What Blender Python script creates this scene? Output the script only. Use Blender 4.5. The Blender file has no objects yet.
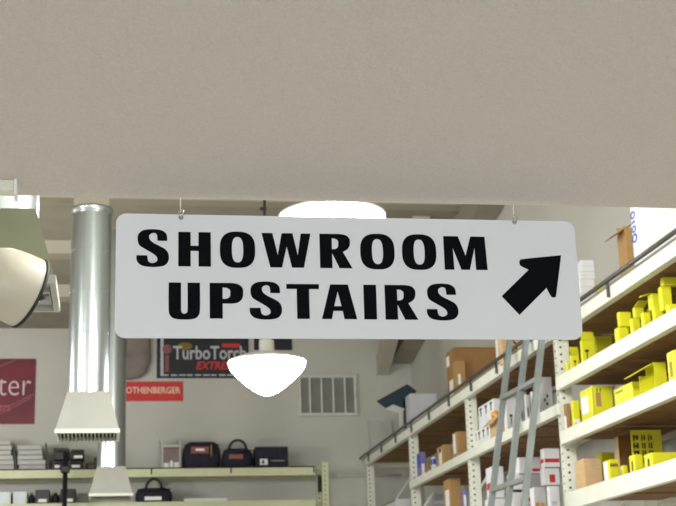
import bpy, bmesh, math, random
from mathutils import Vector, Matrix
random.seed(7)
scn = bpy.context.scene
col = scn.collection

# ------------------------------------------------------------ camera
F_PX, CX, CY = 1400.0, 338.0, 253.0
PSI, PIT, ROL, EYE = 0.16564, 0.26497, 0.030, 1.6
fw = Vector((math.sin(PSI)*math.cos(PIT), math.cos(PSI)*math.cos(PIT), math.sin(PIT)))
r0 = Vector((math.cos(PSI), -math.sin(PSI), 0)); u0 = r0.cross(fw)
rv = r0*math.cos(ROL) - u0*math.sin(ROL); uv = r0*math.sin(ROL) + u0*math.cos(ROL)
cd = bpy.data.cameras.new('camera'); cam = bpy.data.objects.new('camera', cd); col.objects.link(cam)
cd.sensor_fit = 'HORIZONTAL'; cd.sensor_width = 36.0; cd.lens = F_PX/676*36; cd.clip_end = 200
cam.matrix_world = Matrix(((rv.x, uv.x, -fw.x, 0), (rv.y, uv.y, -fw.y, 0), (rv.z, uv.z, -fw.z, EYE), (0, 0, 0, 1)))
scn.camera = cam
cd.dof.use_dof = True; cd.dof.focus_distance = 2.85; cd.dof.aperture_fstop = 15.0

# ------------------------------------------------------------ world, exposure
w = bpy.data.worlds.new('world'); scn.world = w; w.use_nodes = True
bg = w.node_tree.nodes['Background']; bg.inputs[0].default_value = (0.95, 0.97, 1.0, 1); bg.inputs[1].default_value = 3.0
scn.view_settings.view_transform = 'Standard'; scn.view_settings.look = 'None'
scn.view_settings.gamma = 1; scn.view_settings.exposure = -0.28
try: scn.view_settings.use_curve_mapping = False
except Exception: pass

# the hall's other pendant lamps, further along the rows (above the low ceiling and left of view)
def lamp_light(name, loc, power, radius=0.28, c=(1, 0.99, 0.97)):
    l = bpy.data.lights.new(name, 'POINT'); l.energy = power; l.shadow_soft_size = radius; l.color = c
    o = bpy.data.objects.new(name, l); o.location = loc; col.objects.link(o); return o
for lx, ly, lz, lp in ((1.2, 4.5, 4.0, 270), (-2.6, 4.5, 4.0, 90), (-2.6, 7.3, 3.85, 90), (-2.6, 10.1, 3.5, 110), (-2.6, 13.0, 3.3, 110)):
    lamp_light('hall_lamp_light', (lx, ly, lz), lp*1.6)

# ------------------------------------------------------------ helpers
def P(x, y, X=None, Y=None, Z=None):
    d = rv*((x-CX)/F_PX) + uv*((CY-y)/F_PX) + fw
    t = X/d.x if X is not None else Y/d.y if Y is not None else (Z-EYE)/d.z
    return Vector((0, 0, EYE)) + d*t
def lin(c): return tuple(((v/255)/12.92 if v/255 <= 0.04045 else ((v/255+0.055)/1.055)**2.4) for v in c)
MATS = {}
def mat(name, rgb, rough=0.6, metal=0.0, var=0.06, scale=6.0, bump=0.0, bscale=60.0, emit=0.0, detail=3.0, aniso=None, coat=0.0):
    if name in MATS: return MATS[name]
    m = bpy.data.materials.new(name); m.use_nodes = True; nt = m.node_tree; b = nt.nodes['Principled BSDF']
    c = lin(rgb)
    tc = nt.nodes.new('ShaderNodeTexCoord'); nz = nt.nodes.new('ShaderNodeTexNoise')
    nz.inputs['Scale'].default_value = scale; nz.inputs['Detail'].default_value = detail
    mp = nt.nodes.new('ShaderNodeMapping'); nt.links.new(tc.outputs['Object'], mp.inputs[0]); nt.links.new(mp.outputs[0], nz.inputs['Vector'])
    if aniso: mp.inputs['Scale'].default_value = aniso
    rp = nt.nodes.new('ShaderNodeValToRGB'); rp.color_ramp.elements[0].position = 0.3; rp.color_ramp.elements[1].position = 0.7
    rp.color_ramp.elements[0].color = tuple(max(0, v*(1-var*2)) for v in c)+(1,)
    rp.color_ramp.elements[1].color = tuple(min(1, v*(1+var)) for v in c)+(1,)
    nt.links.new(nz.outputs['Fac'], rp.inputs[0]); nt.links.new(rp.outputs[0], b.inputs['Base Color'])
    b.inputs['Roughness'].default_value = rough; b.inputs['Metallic'].default_value = metal
    b.inputs['Coat Weight'].default_value = coat
    if bump:
        n2 = nt.nodes.new('ShaderNodeTexNoise'); n2.inputs['Scale'].default_value = bscale; n2.inputs['Detail'].default_value = 2
        nt.links.new(tc.outputs['Object'], n2.inputs['Vector'])
        bp = nt.nodes.new('ShaderNodeBump'); bp.inputs['Strength'].default_value = bump; bp.inputs['Distance'].default_value = 0.01
        nt.links.new(n2.outputs['Fac'], bp.inputs['Height']); nt.links.new(bp.outputs[0], b.inputs['Normal'])
    if emit:
        b.inputs['Emission Color'].default_value = (1, 0.99, 0.97, 1); b.inputs['Emission Strength'].default_value = emit
    MATS[name] = m; return m

M_soffit = mat('popcorn_plaster', (226, 220, 213), 0.95, var=0.035, scale=200, bump=0.8, bscale=260, detail=2)
M_wall = mat('painted_block_wall', (197, 196, 188), 0.85, var=0.03, scale=1.2, bump=0.05, bscale=30)
M_ceil = mat('ceiling_board', (190, 186, 170), 0.9, var=0.05, scale=2)
M_ceil_d = mat('ceiling_darker_tone', (150, 145, 128), 0.9, var=0.05, scale=3)  # darker than the fascia tone; for roof undersides, wall beam and riser
M_floor = mat('sealed_concrete', (196, 193, 184), 0.6, var=0.06, scale=0.8)
M_sign = mat('white_sign_plastic', (231, 235, 240), 0.35, var=0.012, scale=3)
M_black = mat('black_vinyl', (6, 8, 13), 0.8, var=0.05)
M_black.node_tree.nodes['Principled BSDF'].inputs['Specular IOR Level'].default_value = 0.12
M_steel = mat('zinc_hook', (200, 196, 186), 0.3, 0.9)
M_galv = mat('galvanised_steel', (190, 198, 200), 0.27, 1.0, var=0.08, scale=5, aniso=(1, 1, 0.15))
M_hood = mat('pale_hood_paint', (176, 176, 167), 0.5, var=0.04, scale=5)
M_hoodg = mat('green_grey_hood', (110, 114, 90), 0.5, var=0.10, scale=4)  # darker, greener tone for the left hood's sides; its lip stays pale
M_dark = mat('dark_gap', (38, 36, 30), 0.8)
M_rack = mat('cream_rack_paint', (226, 228, 214), 0.45, var=0.03, scale=7)
M_backrack = mat('yellow_green_rack_paint', (206, 208, 172), 0.5, var=0.04, scale=7)
M_hole = mat('post_hole_dark', (40, 42, 38), 0.9)
M_rail = mat('dark_rail_steel', (84, 84, 80), 0.35, 0.6)
M_lip = mat('grey_rail_steel', (150, 152, 146), 0.4, 0.6)
M_plank = mat('brown_plank', (138, 104, 62), 0.75, var=0.22, scale=5, aniso=(0.6, 6, 6))
M_yel = mat('yellow_carton', (222, 220, 28), 0.5, var=0.03, scale=9)
M_yel2 = mat('yellow_carton_fold', (224, 218, 40), 0.55, var=0.05, scale=9)
M_kraft = mat('kraft_cardboard', (176, 138, 88), 0.8, var=0.05, scale=9, aniso=(1, 1, 8))
M_kraft_l = mat('light_kraft_cardboard', (204, 172, 128), 0.8, var=0.05, scale=9, aniso=(1, 1, 8))
M_kraft_d = mat('dark_kraft_cardboard', (156, 118, 70), 0.8, var=0.06, scale=9)
M_kin = mat('carton_inside', (140, 100, 60), 0.9, var=0.06, scale=8)
M_white = mat('white_carton', (228, 230, 232), 0.5, var=0.02, scale=9)
M_grey = mat('pale_grey_carton', (196, 198, 204), 0.5, var=0.03, scale=9)
M_label = mat('paper_label', (240, 240, 238), 0.6, var=0.02)
M_ink = mat('black_ink', (24, 24, 22), 0.7)
M_red = mat('red_print', (196, 40, 48), 0.6)
M_blue = mat('blue_print', (52, 84, 190), 0.6)
M_cyan = mat('blue_tape_print', (70, 150, 200), 0.6)
M_orange = mat('orange_print', (240, 176, 60), 0.6)
M_purple = mat('violet_print', (132, 116, 168), 0.6)
M_tape = mat('packing_tape', (200, 176, 134), 0.35)
M_alu = mat('ladder_grey_metal', (152, 160, 160), 0.4, 0.55, var=0.06)
M_blk = mat('black_plastic', (30, 30, 34), 0.45, var=0.1)
M_navy = mat('navy_fabric', (34, 34, 52), 0.85, var=0.15, scale=20)
M_teal = mat('dark_teal_board', (18, 46, 58), 0.6)
M_maroon = mat('maroon_vinyl', (112, 22, 42), 0.5, var=0.18, scale=3.0, aniso=(1, 1, 1.4))
M_maroon_t = mat('pale_banner_letter', (222, 196, 200), 0.6)
M_maroon_s = mat('dim_banner_letter', (190, 90, 110), 0.6)
M_redsign = mat('red_sign_panel', (206, 44, 40), 0.5)
M_redtext = mat('cream_sign_letter', (236, 208, 190), 0.6)
M_post = mat('poster_navy', (22, 24, 40), 0.5, var=0.2, scale=3)
M_postgrey = mat('poster_letter_grey', (190, 190, 194), 0.6)
M_gold = mat('poster_gold', (132, 112, 44), 0.6)
M_bagg = mat('grey_mauve_vinyl', (132, 122, 116), 0.6, var=0.12, scale=5)
M_bagr = mat('dull_red_patch', (140, 84, 88), 0.7, var=0.1, scale=8)
M_ventf = mat('vent_frame_paint', (204, 204, 196), 0.5)
M_vents = mat('vent_slat_paint', (166, 168, 160), 0.5)
M_bowl = mat('lit_refractor_bowl', (255, 255, 255), 0.4, emit=50.0)
M_cap = mat('lamp_cap_enamel', (214, 214, 206), 0.4)
M_mirror = mat('pale_convex_dome', (184, 181, 166), 0.35, 0.1, var=0.04, scale=4)
M_rubber = mat('dark_rubber_rim', (28, 26, 24), 0.6)
M_flatbox = mat('pale_tray_carton', (188, 188, 182), 0.6, var=0.04)
M_silver = mat('silver_carton', (178, 186, 190), 0.4, 0.2)
M_wrap = mat('white_plastic_wrap', (234, 236, 240), 0.3, var=0.03, scale=6, bump=0.2, bscale=14)

ORG = {}
def tag(o, label=None, cat=None, group=None, kind=None):
    if label: o['label'] = label
    if cat: o['category'] = cat
    if group: o['group'] = group
    if kind: o['kind'] = kind
    return o
def thing(name, base, label, cat, group=None):
    o = bpy.data.objects.new(name, None); o.empty_display_size = 0.05; o.location = base; col.objects.link(o)
    ORG[o] = Vector(base); return tag(o, label, cat, group)
class MB:
    def __init__(s): s.v = []; s.f = []; s.sm = []
    def add(s, vs, fs, smooth=False):
        n = len(s.v); s.v += [Vector(v) for v in vs]; s.f += [[i+n for i in f] for f in fs]; s.sm += [smooth]*len(fs); return s
    def box(s, a, b, M=None, ch=0.0):
        (x0, y0, z0), (x1, y1, z1) = a, b
        x0, x1 = min(x0, x1), max(x0, x1); y0, y1 = min(y0, y1), max(y0, y1); z0, z1 = min(z0, z1), max(z0, z1)
        if ch <= 0:
            vs = [(x0,y0,z0),(x1,y0,z0),(x1,y1,z0),(x0,y1,z0),(x0,y0,z1),(x1,y0,z1),(x1,y1,z1),(x0,y1,z1)]
            fs = [(0,3,2,1),(4,5,6,7),(0,1,5,4),(1,2,6,5),(2,3,7,6),(3,0,4,7)]
        else:
            bm = bmesh.new(); bmesh.ops.create_cube(bm, size=1)
            for v in bm.verts:
                v.co = Vector(((x0+x1)/2+v.co.x*(x1-x0), (y0+y1)/2+v.co.y*(y1-y0), (z0+z1)/2+v.co.z*(z1-z0)))
            bmesh.ops.bevel(bm, geom=list(bm.edges), offset=ch, segments=1, affect='EDGES')
            bm.verts.index_update(); vs = [v.co.copy() for v in bm.verts]; fs = [[v.index for v in f.verts] for f in bm.faces]; bm.free()
        if M: vs = [M @ Vector(v) for v in vs]
        return s.add(vs, fs)
    def hexa(s, low, up):      # two quads
        return s.add(list(low)+list(up), [(0,3,2,1),(4,5,6,7),(0,1,5,4),(1,2,6,5),(2,3,7,6),(3,0,4,7)])
    def bar(s, a, b, wx, wy, up=Vector((0,0,1))):   # rectangular bar from a to b
        a = Vector(a); b = Vector(b); d = (b-a).normalized(); r = d.cross(up)
        if r.length < 1e-4: r = Vector((1, 0, 0))
        r.normalize(); u = r.cross(d); q = [(-1,-1),(1,-1),(1,1),(-1,1)]
        return s.hexa([a+r*(i*wx/2)+u*(j*wy/2) for i, j in q], [b+r*(i*wx/2)+u*(j*wy/2) for i, j in q])
    def tube(s, pts, rad, n=12, cap=True):
        pts = [Vector(p) for p in pts]; rs = rad if isinstance(rad, (list, tuple)) else [rad]*len(pts); base = []
        ref = None
        for i, p in enumerate(pts):
            d = (pts[min(i+1, len(pts)-1)]-pts[max(i-1, 0)]).normalized()
            if ref is None: ref = d.orthogonal().normalized()
            ref = (ref-d*ref.dot(d)).normalized(); o2 = d.cross(ref)
            base += [p+(ref*math.cos(2*math.pi*k/n)+o2*math.sin(2*math.pi*k/n))*rs[i] for k in range(n)]
        fs = [(i*n+k, i*n+(k+1) % n, (i+1)*n+(k+1) % n, (i+1)*n+k) for i in range(len(pts)-1) for k in range(n)]
        m = len(fs)
        if cap: fs += [tuple(range(n))[::-1], tuple((len(pts)-1)*n+k for k in range(n))]
        s.add(base, fs, True)
        if cap: s.sm[-2:] = [False, False]
        return s
    def lathe(s, c, prof, n=40, M=None):
        c = Vector(c); vs = []
        for r, z in prof:
            for k in range(n):
                v = Vector((r*math.cos(2*math.pi*k/n), r*math.sin(2*math.pi*k/n), z)); vs.append(c+(M @ v if M else v))
        fs = [(i*n+k, i*n+(k+1) % n, (i+1)*n+(k+1) % n, (i+1)*n+k) for i in range(len(prof)-1) for k in range(n)]
        return s.add(vs, fs, True)
    def prism(s, poly, o, r, u, t):   # polygon (2d) in plane o + r,u ; thickness vector t
        o = Vector(o); r = Vector(r); u = Vector(u); t = Vector(t); n = len(poly)
        a = [o+r*x+u*y for x, y in poly]
        return s.add(a+[p+t for p in a], [tuple(range(n)), tuple(range(n, 2*n))[::-1]]+[(i, n+i, n+(i+1) % n, (i+1) % n) for i in range(n)])
    def build(s, name, m, parent=None, label=None, kind=None):
        me = bpy.data.meshes.new(name); org = Vector((0, 0, 0)); p = parent
        while p is not None:
            if p in ORG: org = ORG[p]; break
            p = p.parent
        me.from_pydata([v-org for v in s.v], [], s.f); me.polygons.foreach_set('use_smooth', s.sm); 
        bm = bmesh.new(); bm.from_mesh(me); bmesh.ops.recalc_face_normals(bm, faces=bm.faces); bm.to_mesh(bm_me := me); bm.free()
        me.update(); me.materials.append(m)
        o = bpy.data.objects.new(name, me); col.objects.link(o)
        if parent: o.parent = parent
        if label: o['label'] = label
        if kind: o['kind'] = kind
        return o
def rebase(o):   # put a single-mesh thing's origin at its base
    co = [v.co for v in o.data.vertices]
    c = Vector((sum(v.x for v in co)/len(co), sum(v.y for v in co)/len(co), min(v.z for v in co)))
    o.data.transform(Matrix.Translation(-c)); o.location = c; return o
def curve_fill(name, contours, o, r, u, n, m, parent, depth=0.001, label=None):
    cu = bpy.data.curves.new(name, 'CURVE'); cu.dimensions = '2D'; cu.fill_mode = 'BOTH'; cu.extrude = 0.5
    for c in contours:
        sp = cu.splines.new('POLY'); sp.points.add(len(c)-1); sp.use_cyclic_u = True
        for q, (x, y) in zip(sp.points, c): q.co = (x, y, 0, 1)
    return curve_to_mesh(name, cu, o, r, u, n, m, parent, depth, label)
def curve_to_mesh(name, cu, o, r, u, n, m, parent, depth, label=None, fit=None):
    tmp = bpy.data.objects.new('tmp', cu); col.objects.link(tmp); bpy.context.view_layer.update()
    me = bpy.data.meshes.new_from_object(tmp.evaluated_get(bpy.context.evaluated_depsgraph_get()))
    bpy.data.objects.remove(tmp); bpy.data.curves.remove(cu)
    me.name = name; o = Vector(o); r = Vector(r); u = Vector(u); n = Vector(n)
    xs = [v.co.x for v in me.vertices]; ys = [v.co.y for v in me.vertices]
    sx = sy = 1.0; ox = oy = 0.0
    if fit: ox, oy = min(xs), min(ys); sx = fit[0]/(max(xs)-ox); sy = fit[1]/(max(ys)-oy)
    org = Vector((0, 0, 0)); p = parent
    while p is not None:
        if p in ORG: org = ORG[p]; break
        p = p.parent
    for v in me.vertices:
        v.co = o + r*((v.co.x-ox)*sx) + u*((v.co.y-oy)*sy) + n*((v.co.z+0.5)*depth) - org
    me.materials.clear(); me.materials.append(m)
    ob = bpy.data.objects.new(name, me); col.objects.link(ob); ob.parent = parent
    if label: ob['label'] = label
    return ob
def text(name, s, o, r, u, n, wd, ht, m, parent, bold=0.0, depth=0.001, shear=0.0):
    cu = bpy.data.curves.new(name, 'FONT'); cu.body = s; cu.extrude = 0.5; cu.offset = bold; cu.shear = shear; cu.resolution_u = 3
    return curve_to_mesh(name, cu, o, r, u, n, m, parent, depth, None, (wd, ht))
VX, VY, VZ = Vector((1, 0, 0)), Vector((0, 1, 0)), Vector((0, 0, 1))
NY = (VX, VZ, -VY)      # face towards the camera end of the hall
NX = (-VY, VZ, -VX)     # face towards the aisle
def decal(name, o, basis, wd, ht, m, parent, t=0.0012, ch=None):
    r, u, n = basis; mb = MB(); mb.prism([(0, 0), (wd, 0), (wd, ht), (0, ht)], o, r, u, n*t); return mb.build(name, m, parent)

# ------------------------------------------------------------ the setting
WB, WR, ZS, YS = 16.8, 3.68, EYE+0.852, 2.70
def struct(o): o['kind'] = 'structure'; return o
struct(MB().box((-7, -3, -0.1), (WR+0.2, WB+0.2, 0)).build('floor', M_floor))
struct(MB().box((-7, WB, 0), (WR+0.2, WB+0.2, 7)).build('wall_back', M_wall))
struct(MB().box((WR, -3, 0), (WR+0.2, WB, 7)).build('wall_right', M_wall))
struct(MB().box((-7, -3, 0), (-6.8, WB, 7)).build('wall_left', M_wall))
struct(MB().box((-6.8, -3, ZS), (WR, YS, ZS+0.35)).build('ceiling_soffit', M_soffit))
struct(MB().box((-6.8, YS-0.15, ZS+0.35), (WR, YS, 7)).build('wall_upper', M_wall))
ceil = struct(MB().box((-6.8, YS, 6.9), (WR, WB, 7.0)).build('ceiling', M_ceil))
# stepped boards of the sloping roof, rising towards the camera
ys = [16.8, 15.4, 14.3, 13.0, 11.8, 10.6, 9.4, 8.2, 7.0, 5.8, 4.6, 3.4, YS]; zc = EYE+3.63
for i in range(len(ys)-1):
    z0 = zc+0.2*i
    b = MB().box((-6.8, ys[i+1], z0), (WR, ys[i], z0+0.06)).build('roof_board', M_ceil_d, ceil)
    MB().box((-6.8, ys[i+1], z0+0.06), (WR, ys[i+1]+0.04, z0+0.26)).build('roof_fascia', M_ceil, ceil) if i < len(ys)-2 else None
# dark wall beam along the right wall top and the slanted brace at the back wall
MB().hexa([(3.42, 16.7, EYE+3.2), (3.67, 16.7, EYE+3.2), (3.67, 3, EYE+5.3), (3.42, 3, EYE+5.3)],
          [(3.42, 16.7, EYE+3.5), (3.67, 16.7, EYE+3.5), (3.67, 3, EYE+5.6), (3.42, 3, EYE+5.6)]).build('wall_beam', M_ceil_d, ceil)
MB().hexa([(3.25, 16.79, EYE+3.06), (3.40, 16.79, EYE+3.06), (3.40, 16.79, EYE+3.30), (3.25, 16.79, EYE+3.30)],
          [(2.98, 13.2, EYE+3.98), (3.16, 13.2, EYE+3.98), (3.16, 13.2, EYE+4.2), (2.98, 13.2, EYE+4.2)]).build('slanted_brace', M_ceil, ceil)

# ------------------------------------------------------------ glyphs of the sign
def cat_rom(pts, n=5):     # pts: (x, y, corner?) closed; corner points break the curve
    k = len(pts); out = []
    for i in range(k):
        p0, p1, p2, p3 = pts[i-1], pts[i], pts[(i+1) % k], pts[(i+2) % k]
        if p1[2] and p2[2]: out.append((p1[0], p1[1])); continue
        if p1[2]: p0 = p1
        if p2[2]: p3 = p2
        for j in range(n):
            t = j/n
            out.append(tuple(0.5*((2*p1[a])+(-p0[a]+p2[a])*t+(2*p0[a]-5*p1[a]+4*p2[a]-p3[a])*t*t+(-p0[a]+3*p1[a]-3*p2[a]+p3[a])*t**3) for a in (0, 1)))
    return out
def sup(cx, cy, a, b, n=2.7, k=44):
    return [(cx+a*math.copysign(abs(math.cos(t))**(2/n), math.cos(t)), cy+b*math.copysign(abs(math.sin(t))**(2/n), math.sin(t))) for t in (2*math.pi*i/k for i in range(k))]
S_px = [(208,131,1),(205,108,0),(188,94,0),(155,90,0),(120,94,0),(102,108,0),(99,128,0),(106,148,0),(130,163,0),(155,177,0),(170,190,0),(170,204,0),(155,211,0),(141,207,0),(136,196,0),(135,184,1),
        (95,184,1),(97,204,0),(115,220,0),(155,225,0),(195,220,0),(212,203,0),(213,180,0),(202,162,0),(178,149,0),(156,138,0),(143,126,0),(142,111,0),(156,103,0),(168,107,0),(171,118,0),(172,131,1)]
bowl = lambda xr, yt, yb, k=0.55: [(xr-0.44*k-0.14, yt, 1), (xr-0.13, yt-0.035, 0), (xr-0.005, (yt+yb)/2+0.06, 0), (xr-0.005, (yt+yb)/2-0.06, 0), (xr-0.13, yb+0.035, 0)]
GL = {
 'S': [cat_rom([((x-95)/125, (222-y)/125, c) for x, y, c in S_px])],
 'H': [[(0,0),(0,1),(.36,1),(.36,.60),(.59,.60),(.59,1),(.95,1),(.95,0),(.59,0),(.59,.45),(.36,.45),(.36,0)]],
 'O': [sup(.51, .5, .51, .525), sup(.51, .5, .165, .37, 2.6)],
 'W': [[(0,1),(.31,1),(.455,.36),(.58,1),(.89,1),(1.03,.36),(1.13,1),(1.41,1),(1.20,0),(.86,0),(.715,.62),(.57,0),(.24,0)]],
 'M': [[(0,0),(0,1),(.43,1),(.63,.42),(.80,1),(1.22,1),(1.26,0),(.92,0),(.905,.66),(.735,0),(.49,0),(.26,.66),(.28,0)]],
 'U': [cat_rom([(0,1,1),(.36,1,1),(.36,.28,0),(.38,.17,0),(.455,.13,0),(.53,.17,0),(.55,.28,0),(.55,1,1),(.91,1,1),(.91,.28,0),(.87,.09,0),(.74,-.005,0),(.455,-.03,0),(.17,-.005,0),(.04,.09,0),(0,.28,0)])],
 'P': [cat_rom([(0,0,1),(0,1,1),(.62,1,1),(.80,.965,0),(.92,.86,0),(.935,.70,0),(.90,.55,0),(.78,.45,0),(.60,.42,1),(.36,.42,1),(.36,0,1)]),
       cat_rom([(.36,.87,1),(.48,.86,0),(.565,.80,0),(.575,.70,0),(.555,.61,0),(.48,.56,0),(.36,.55,1)])],
 'R': [cat_rom([(0,0,1),(0,1,1),(.60,1,1),(.78,.965,0),(.885,.86,0),(.89,.70,0),(.83,.57,0),(.68,.475,1),(.95,0,1),(.57,0,1),(.37,.42,1),(.36,.42,1),(.36,0,1)]),
       cat_rom([(.36,.87,1),(.46,.86,0),(.54,.80,0),(.55,.70,0),(.53,.61,0),(.46,.56,0),(.36,.55,1)])],
 'T': [[(0,1),(.95,1),(.95,.86),(.66,.86),(.66,0),(.30,0),(.30,.86),(0,.86)]],
 'A': [[(0,0),(.26,1),(.76,1),(1.0,0),(.64,0),(.595,.235),(.33,.235),(.28,0)], [(.355,.37),(.565,.37),(.465,.80)]],
 'I': [[(0,0),(0,1),(.36,1),(.36,0)]],
}
sl, sr, sb, st = 0.0065, 0.9535, EYE+0.5650, EYE+0.817
SY = 2.695
sign = thing('hanging_sign', ((sl+sr)/2, SY, sb), 'white hanging sign reading SHOWROOM UPSTAIRS with a black arrow', 'sign')
rc, poly = 0.020, []
for cx, cy, a0 in ((sr-rc, st-rc, 0), (sl+rc, st-rc, 90), (sl+rc, sb+rc, 180), (sr-rc, sb+rc, 270)):
    for k in range(7):
        a = math.radians(a0+15*k); poly.append((cx+rc*math.cos(a), cy+rc*math.sin(a)))
MB().prism(poly, (0, SY, 0), VX, VZ, (0, 0.005, 0)).build('panel', M_sign, sign)
def sp(x, y): return P(x, y, Y=SY)
def letter(ch, x0, x1, yb, yt):
    a = sp(x0, yb); b = sp(x1, yb); t = sp(x0, yt)
    c = [[(x, y) for x, y in q] for q in GL[ch]]
    hi = max(x for q in c for x, y in q)
    c = [[(x/hi*(b.x-a.x), y*(t.z-a.z)) for x, y in q] for q in c]
    curve_fill('letter', c, (a.x, SY-0.0002, a.z), VX, VZ, -VY, M_black, sign, 0.0006)
for ch, x0, x1, yb, yt in (('S',136.3,168.9,266.0,231.0),('H',178.3,210.9,266.3,231.9),('O',219.9,255.4,266.8,232.3),('W',262,311.2,267.3,233.0),('R',320.2,352.5,268,233.8),('O',360.8,395.2,268.4,234.5),('O',402.7,437,268.9,235),('M',444.8,487.6,269.6,236.2),
                           ('U',168.6,200.1,318.4,282.5),('P',209.8,243.5,318.5,282.9),('S',249.8,282.2,318.6,283.4),('T',286.9,319.7,318.8,284),('A',322,357.2,319,284.4),('I',364.4,377.1,319.4,284.8),('R',385.7,418.3,319.6,285),('S',427.3,458.8,319.6,285.4)):
    letter(ch, x0, x1, yb, yt)
arrow = [(561,255.3,1),(524,259,0),(520,260.5,0),(519.4,263,0),(521,266,0),(528.6,269.8,1),(501.6,296.2,1),(519.5,315,1),(546.4,288,1),(550.5,295.6,0),(553,297.6,0),(555.3,296.8,0),(556.2,294,0)]
o = sp(501.6, 315)
curve_fill('arrow', [cat_rom([(sp(x, y).x-o.x, sp(x, y).z-o.z, c) for x, y, c in arrow])], (o.x, SY-0.0002, o.z), VX, VZ, -VY, M_black, sign, 0.0006)
for x, y in ((181, 217.5), (514.5, 222)):
    p = sp(x, y); h = MB()
    h.tube([p+Vector((0, 0.012, -0.002)), p+Vector((0, -0.007, 0.0)), p+Vector((0.003, -0.008, 0.006)), p+Vector((0.004, -0.004, 0.012)), p+Vector((0, 0.0, 0.016)), p+Vector((-0.004, 0.0, 0.012)), p+Vector((-0.003, -0.003, 0.007))], 0.0019, 8)
    h.lathe(p+Vector((0, -0.001, 0)), [(0.0016, -0.0005), (0.005, 0), (0.0016, 0.0012)], 16, Matrix.Rotation(math.pi/2, 3, 'X'))
    h.build('hook', M_steel, sign)
    MB().tube([(p.x-0.0005, SY+0.002, p.z+0.012), (p.x-0.001, SY, (p.z+ZS)/2), (p.x-0.001, SY-0.002, ZS+0.001)], 0.0011, 8).build('hanging_wire', M_label, sign)

# white track end under the low ceiling
a = P(16, 197, Y=2.62); tr = thing('ceiling_track', (a.x-0.3, 2.6, ZS-0.02), 'white track end fixed under low ceiling at far left', 'track')
MB().box((a.x-0.6, 2.60, ZS-0.021), (a.x-0.003, 2.64, ZS), None, 0.002).build('channel', M_rack, tr)
MB().box((a.x-0.003, 2.597, ZS-0.030), (a.x+0.002, 2.643, ZS)).build('end_cap', M_label, tr)

# ------------------------------------------------------------ ventilation ducts with flared hoods
def duct_hood(cx, cy, zb, zt, ztop, rad, hw, label, m_h, lipm, fins=True):
    t = thing('duct_hood', (cx, cy, zb), label, 'air duct', 'ventilation ducts with flared hoods')
    du = MB().lathe((cx, cy, 0), [(rad, zt-0.02+(ztop-zt+0.02)*k/8) for k in range(9)], 64).build('duct', M_galv, t)
    z = zt+0.12
    while z < ztop-0.1:
        MB().lathe((cx, cy, z), [(rad-0.001, -0.002), (rad+0.0012, -0.001), (rad+0.0012, 0.001), (rad-0.001, 0.002)], 64).build('seam', M_galv, du); z += 0.29
    n = 40; ring = []; lo = []
    for k in range(n):      # square-to-round transition
        a = 2*math.pi*k/n; c, s_ = math.cos(a), math.sin(a); q = hw/max(abs(c), abs(s_))
        ring.append((cx+rad*1.01*c, cy+rad*1.01*s_, zt)); lo.append((cx+q*c, cy+q*s_, zb+0.028))
    a4 = hw
    top = [(cx+sx*rad*0.98, cy+sy*rad*0.98, zt) for sx, sy in ((-1,-1),(1,-1),(1,1),(-1,1))]
    bot = [(cx+sx*hw, cy+sy*hw, zb+0.026) for sx, sy in ((-1,-1),(1,-1),(1,1),(-1,1))]
    h = MB()
    h.add(bot+top, [(0,1,5,4),(1,2,6,5),(2,3,7,6),(3,0,4,7),(4,5,6,7)]); h.build('hood', m_h, t)
    l = MB(); e = hw+0.006
    for x0, y0, x1, y1 in ((-e,-e,e,-e+0.02),(-e,e-0.02,e,e),(-e,-e+0.02,-e+0.02,e-0.02),(e-0.02,-e+0.02,e,e-0.02)):
        l.box((cx+x0, cy+y0, zb), (cx+x1, cy+y1, zb+0.027))
    l.build('hood_lip', lipm, t)
    g = MB().box((cx-hw+0.02, cy-hw+0.02, zb+0.02), (cx+hw-0.02, cy+hw-0.02, zb+0.024)).build('register_back', M_dark if fins else lipm, t)
    nf = 15 if fins else 0
    for k in range(nf):
        x = cx-hw+0.03+(2*hw-0.06)*k/(nf-1)
        MB().box((x-0.003, cy-hw+0.021, zb-0.012), (x+0.003, cy+hw-0.021, zb+0.019)).build('register_fin', m_h, t)
    return t
d1 = duct_hood(-0.146, 9.5, EYE+1.312, EYE+1.60, P(91, 207, Y=9.40).z, 0.138, 0.205, 'nearer galvanised duct ending in pale flared hood beside sign', M_hood, M_rack)
z1 = P(91, 207, Y=9.40).z
MB().lathe((-0.146, 9.5, z1), [(0.138, -0.035), (0.143, -0.02), (0.147, -0.012), (0.149, 0.0), (0.149, 0.01), (0.13, 0.014), (0.05, 0.016)], 56).build('collar', M_galv, d1)
MB().box((-0.146-0.12, 9.40, z1+0.012), (-0.146+0.12, 9.75, EYE+4.6)).build('riser_box', M_ceil_d, d1)
duct_hood(0.018, 14.0, EYE+1.337, EYE+1.63, EYE+4.05, 0.138, 0.205, 'farther galvanised duct and flared hood half hidden behind nearer duct', M_hood, M_rack)
d3 = duct_hood(-0.385, 4.605, EYE+1.098, EYE+1.365, EYE+3.4, 0.140, 0.203, 'grey-green flared hood and duct cut off at left edge', M_hoodg, M_hood, False)

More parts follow.
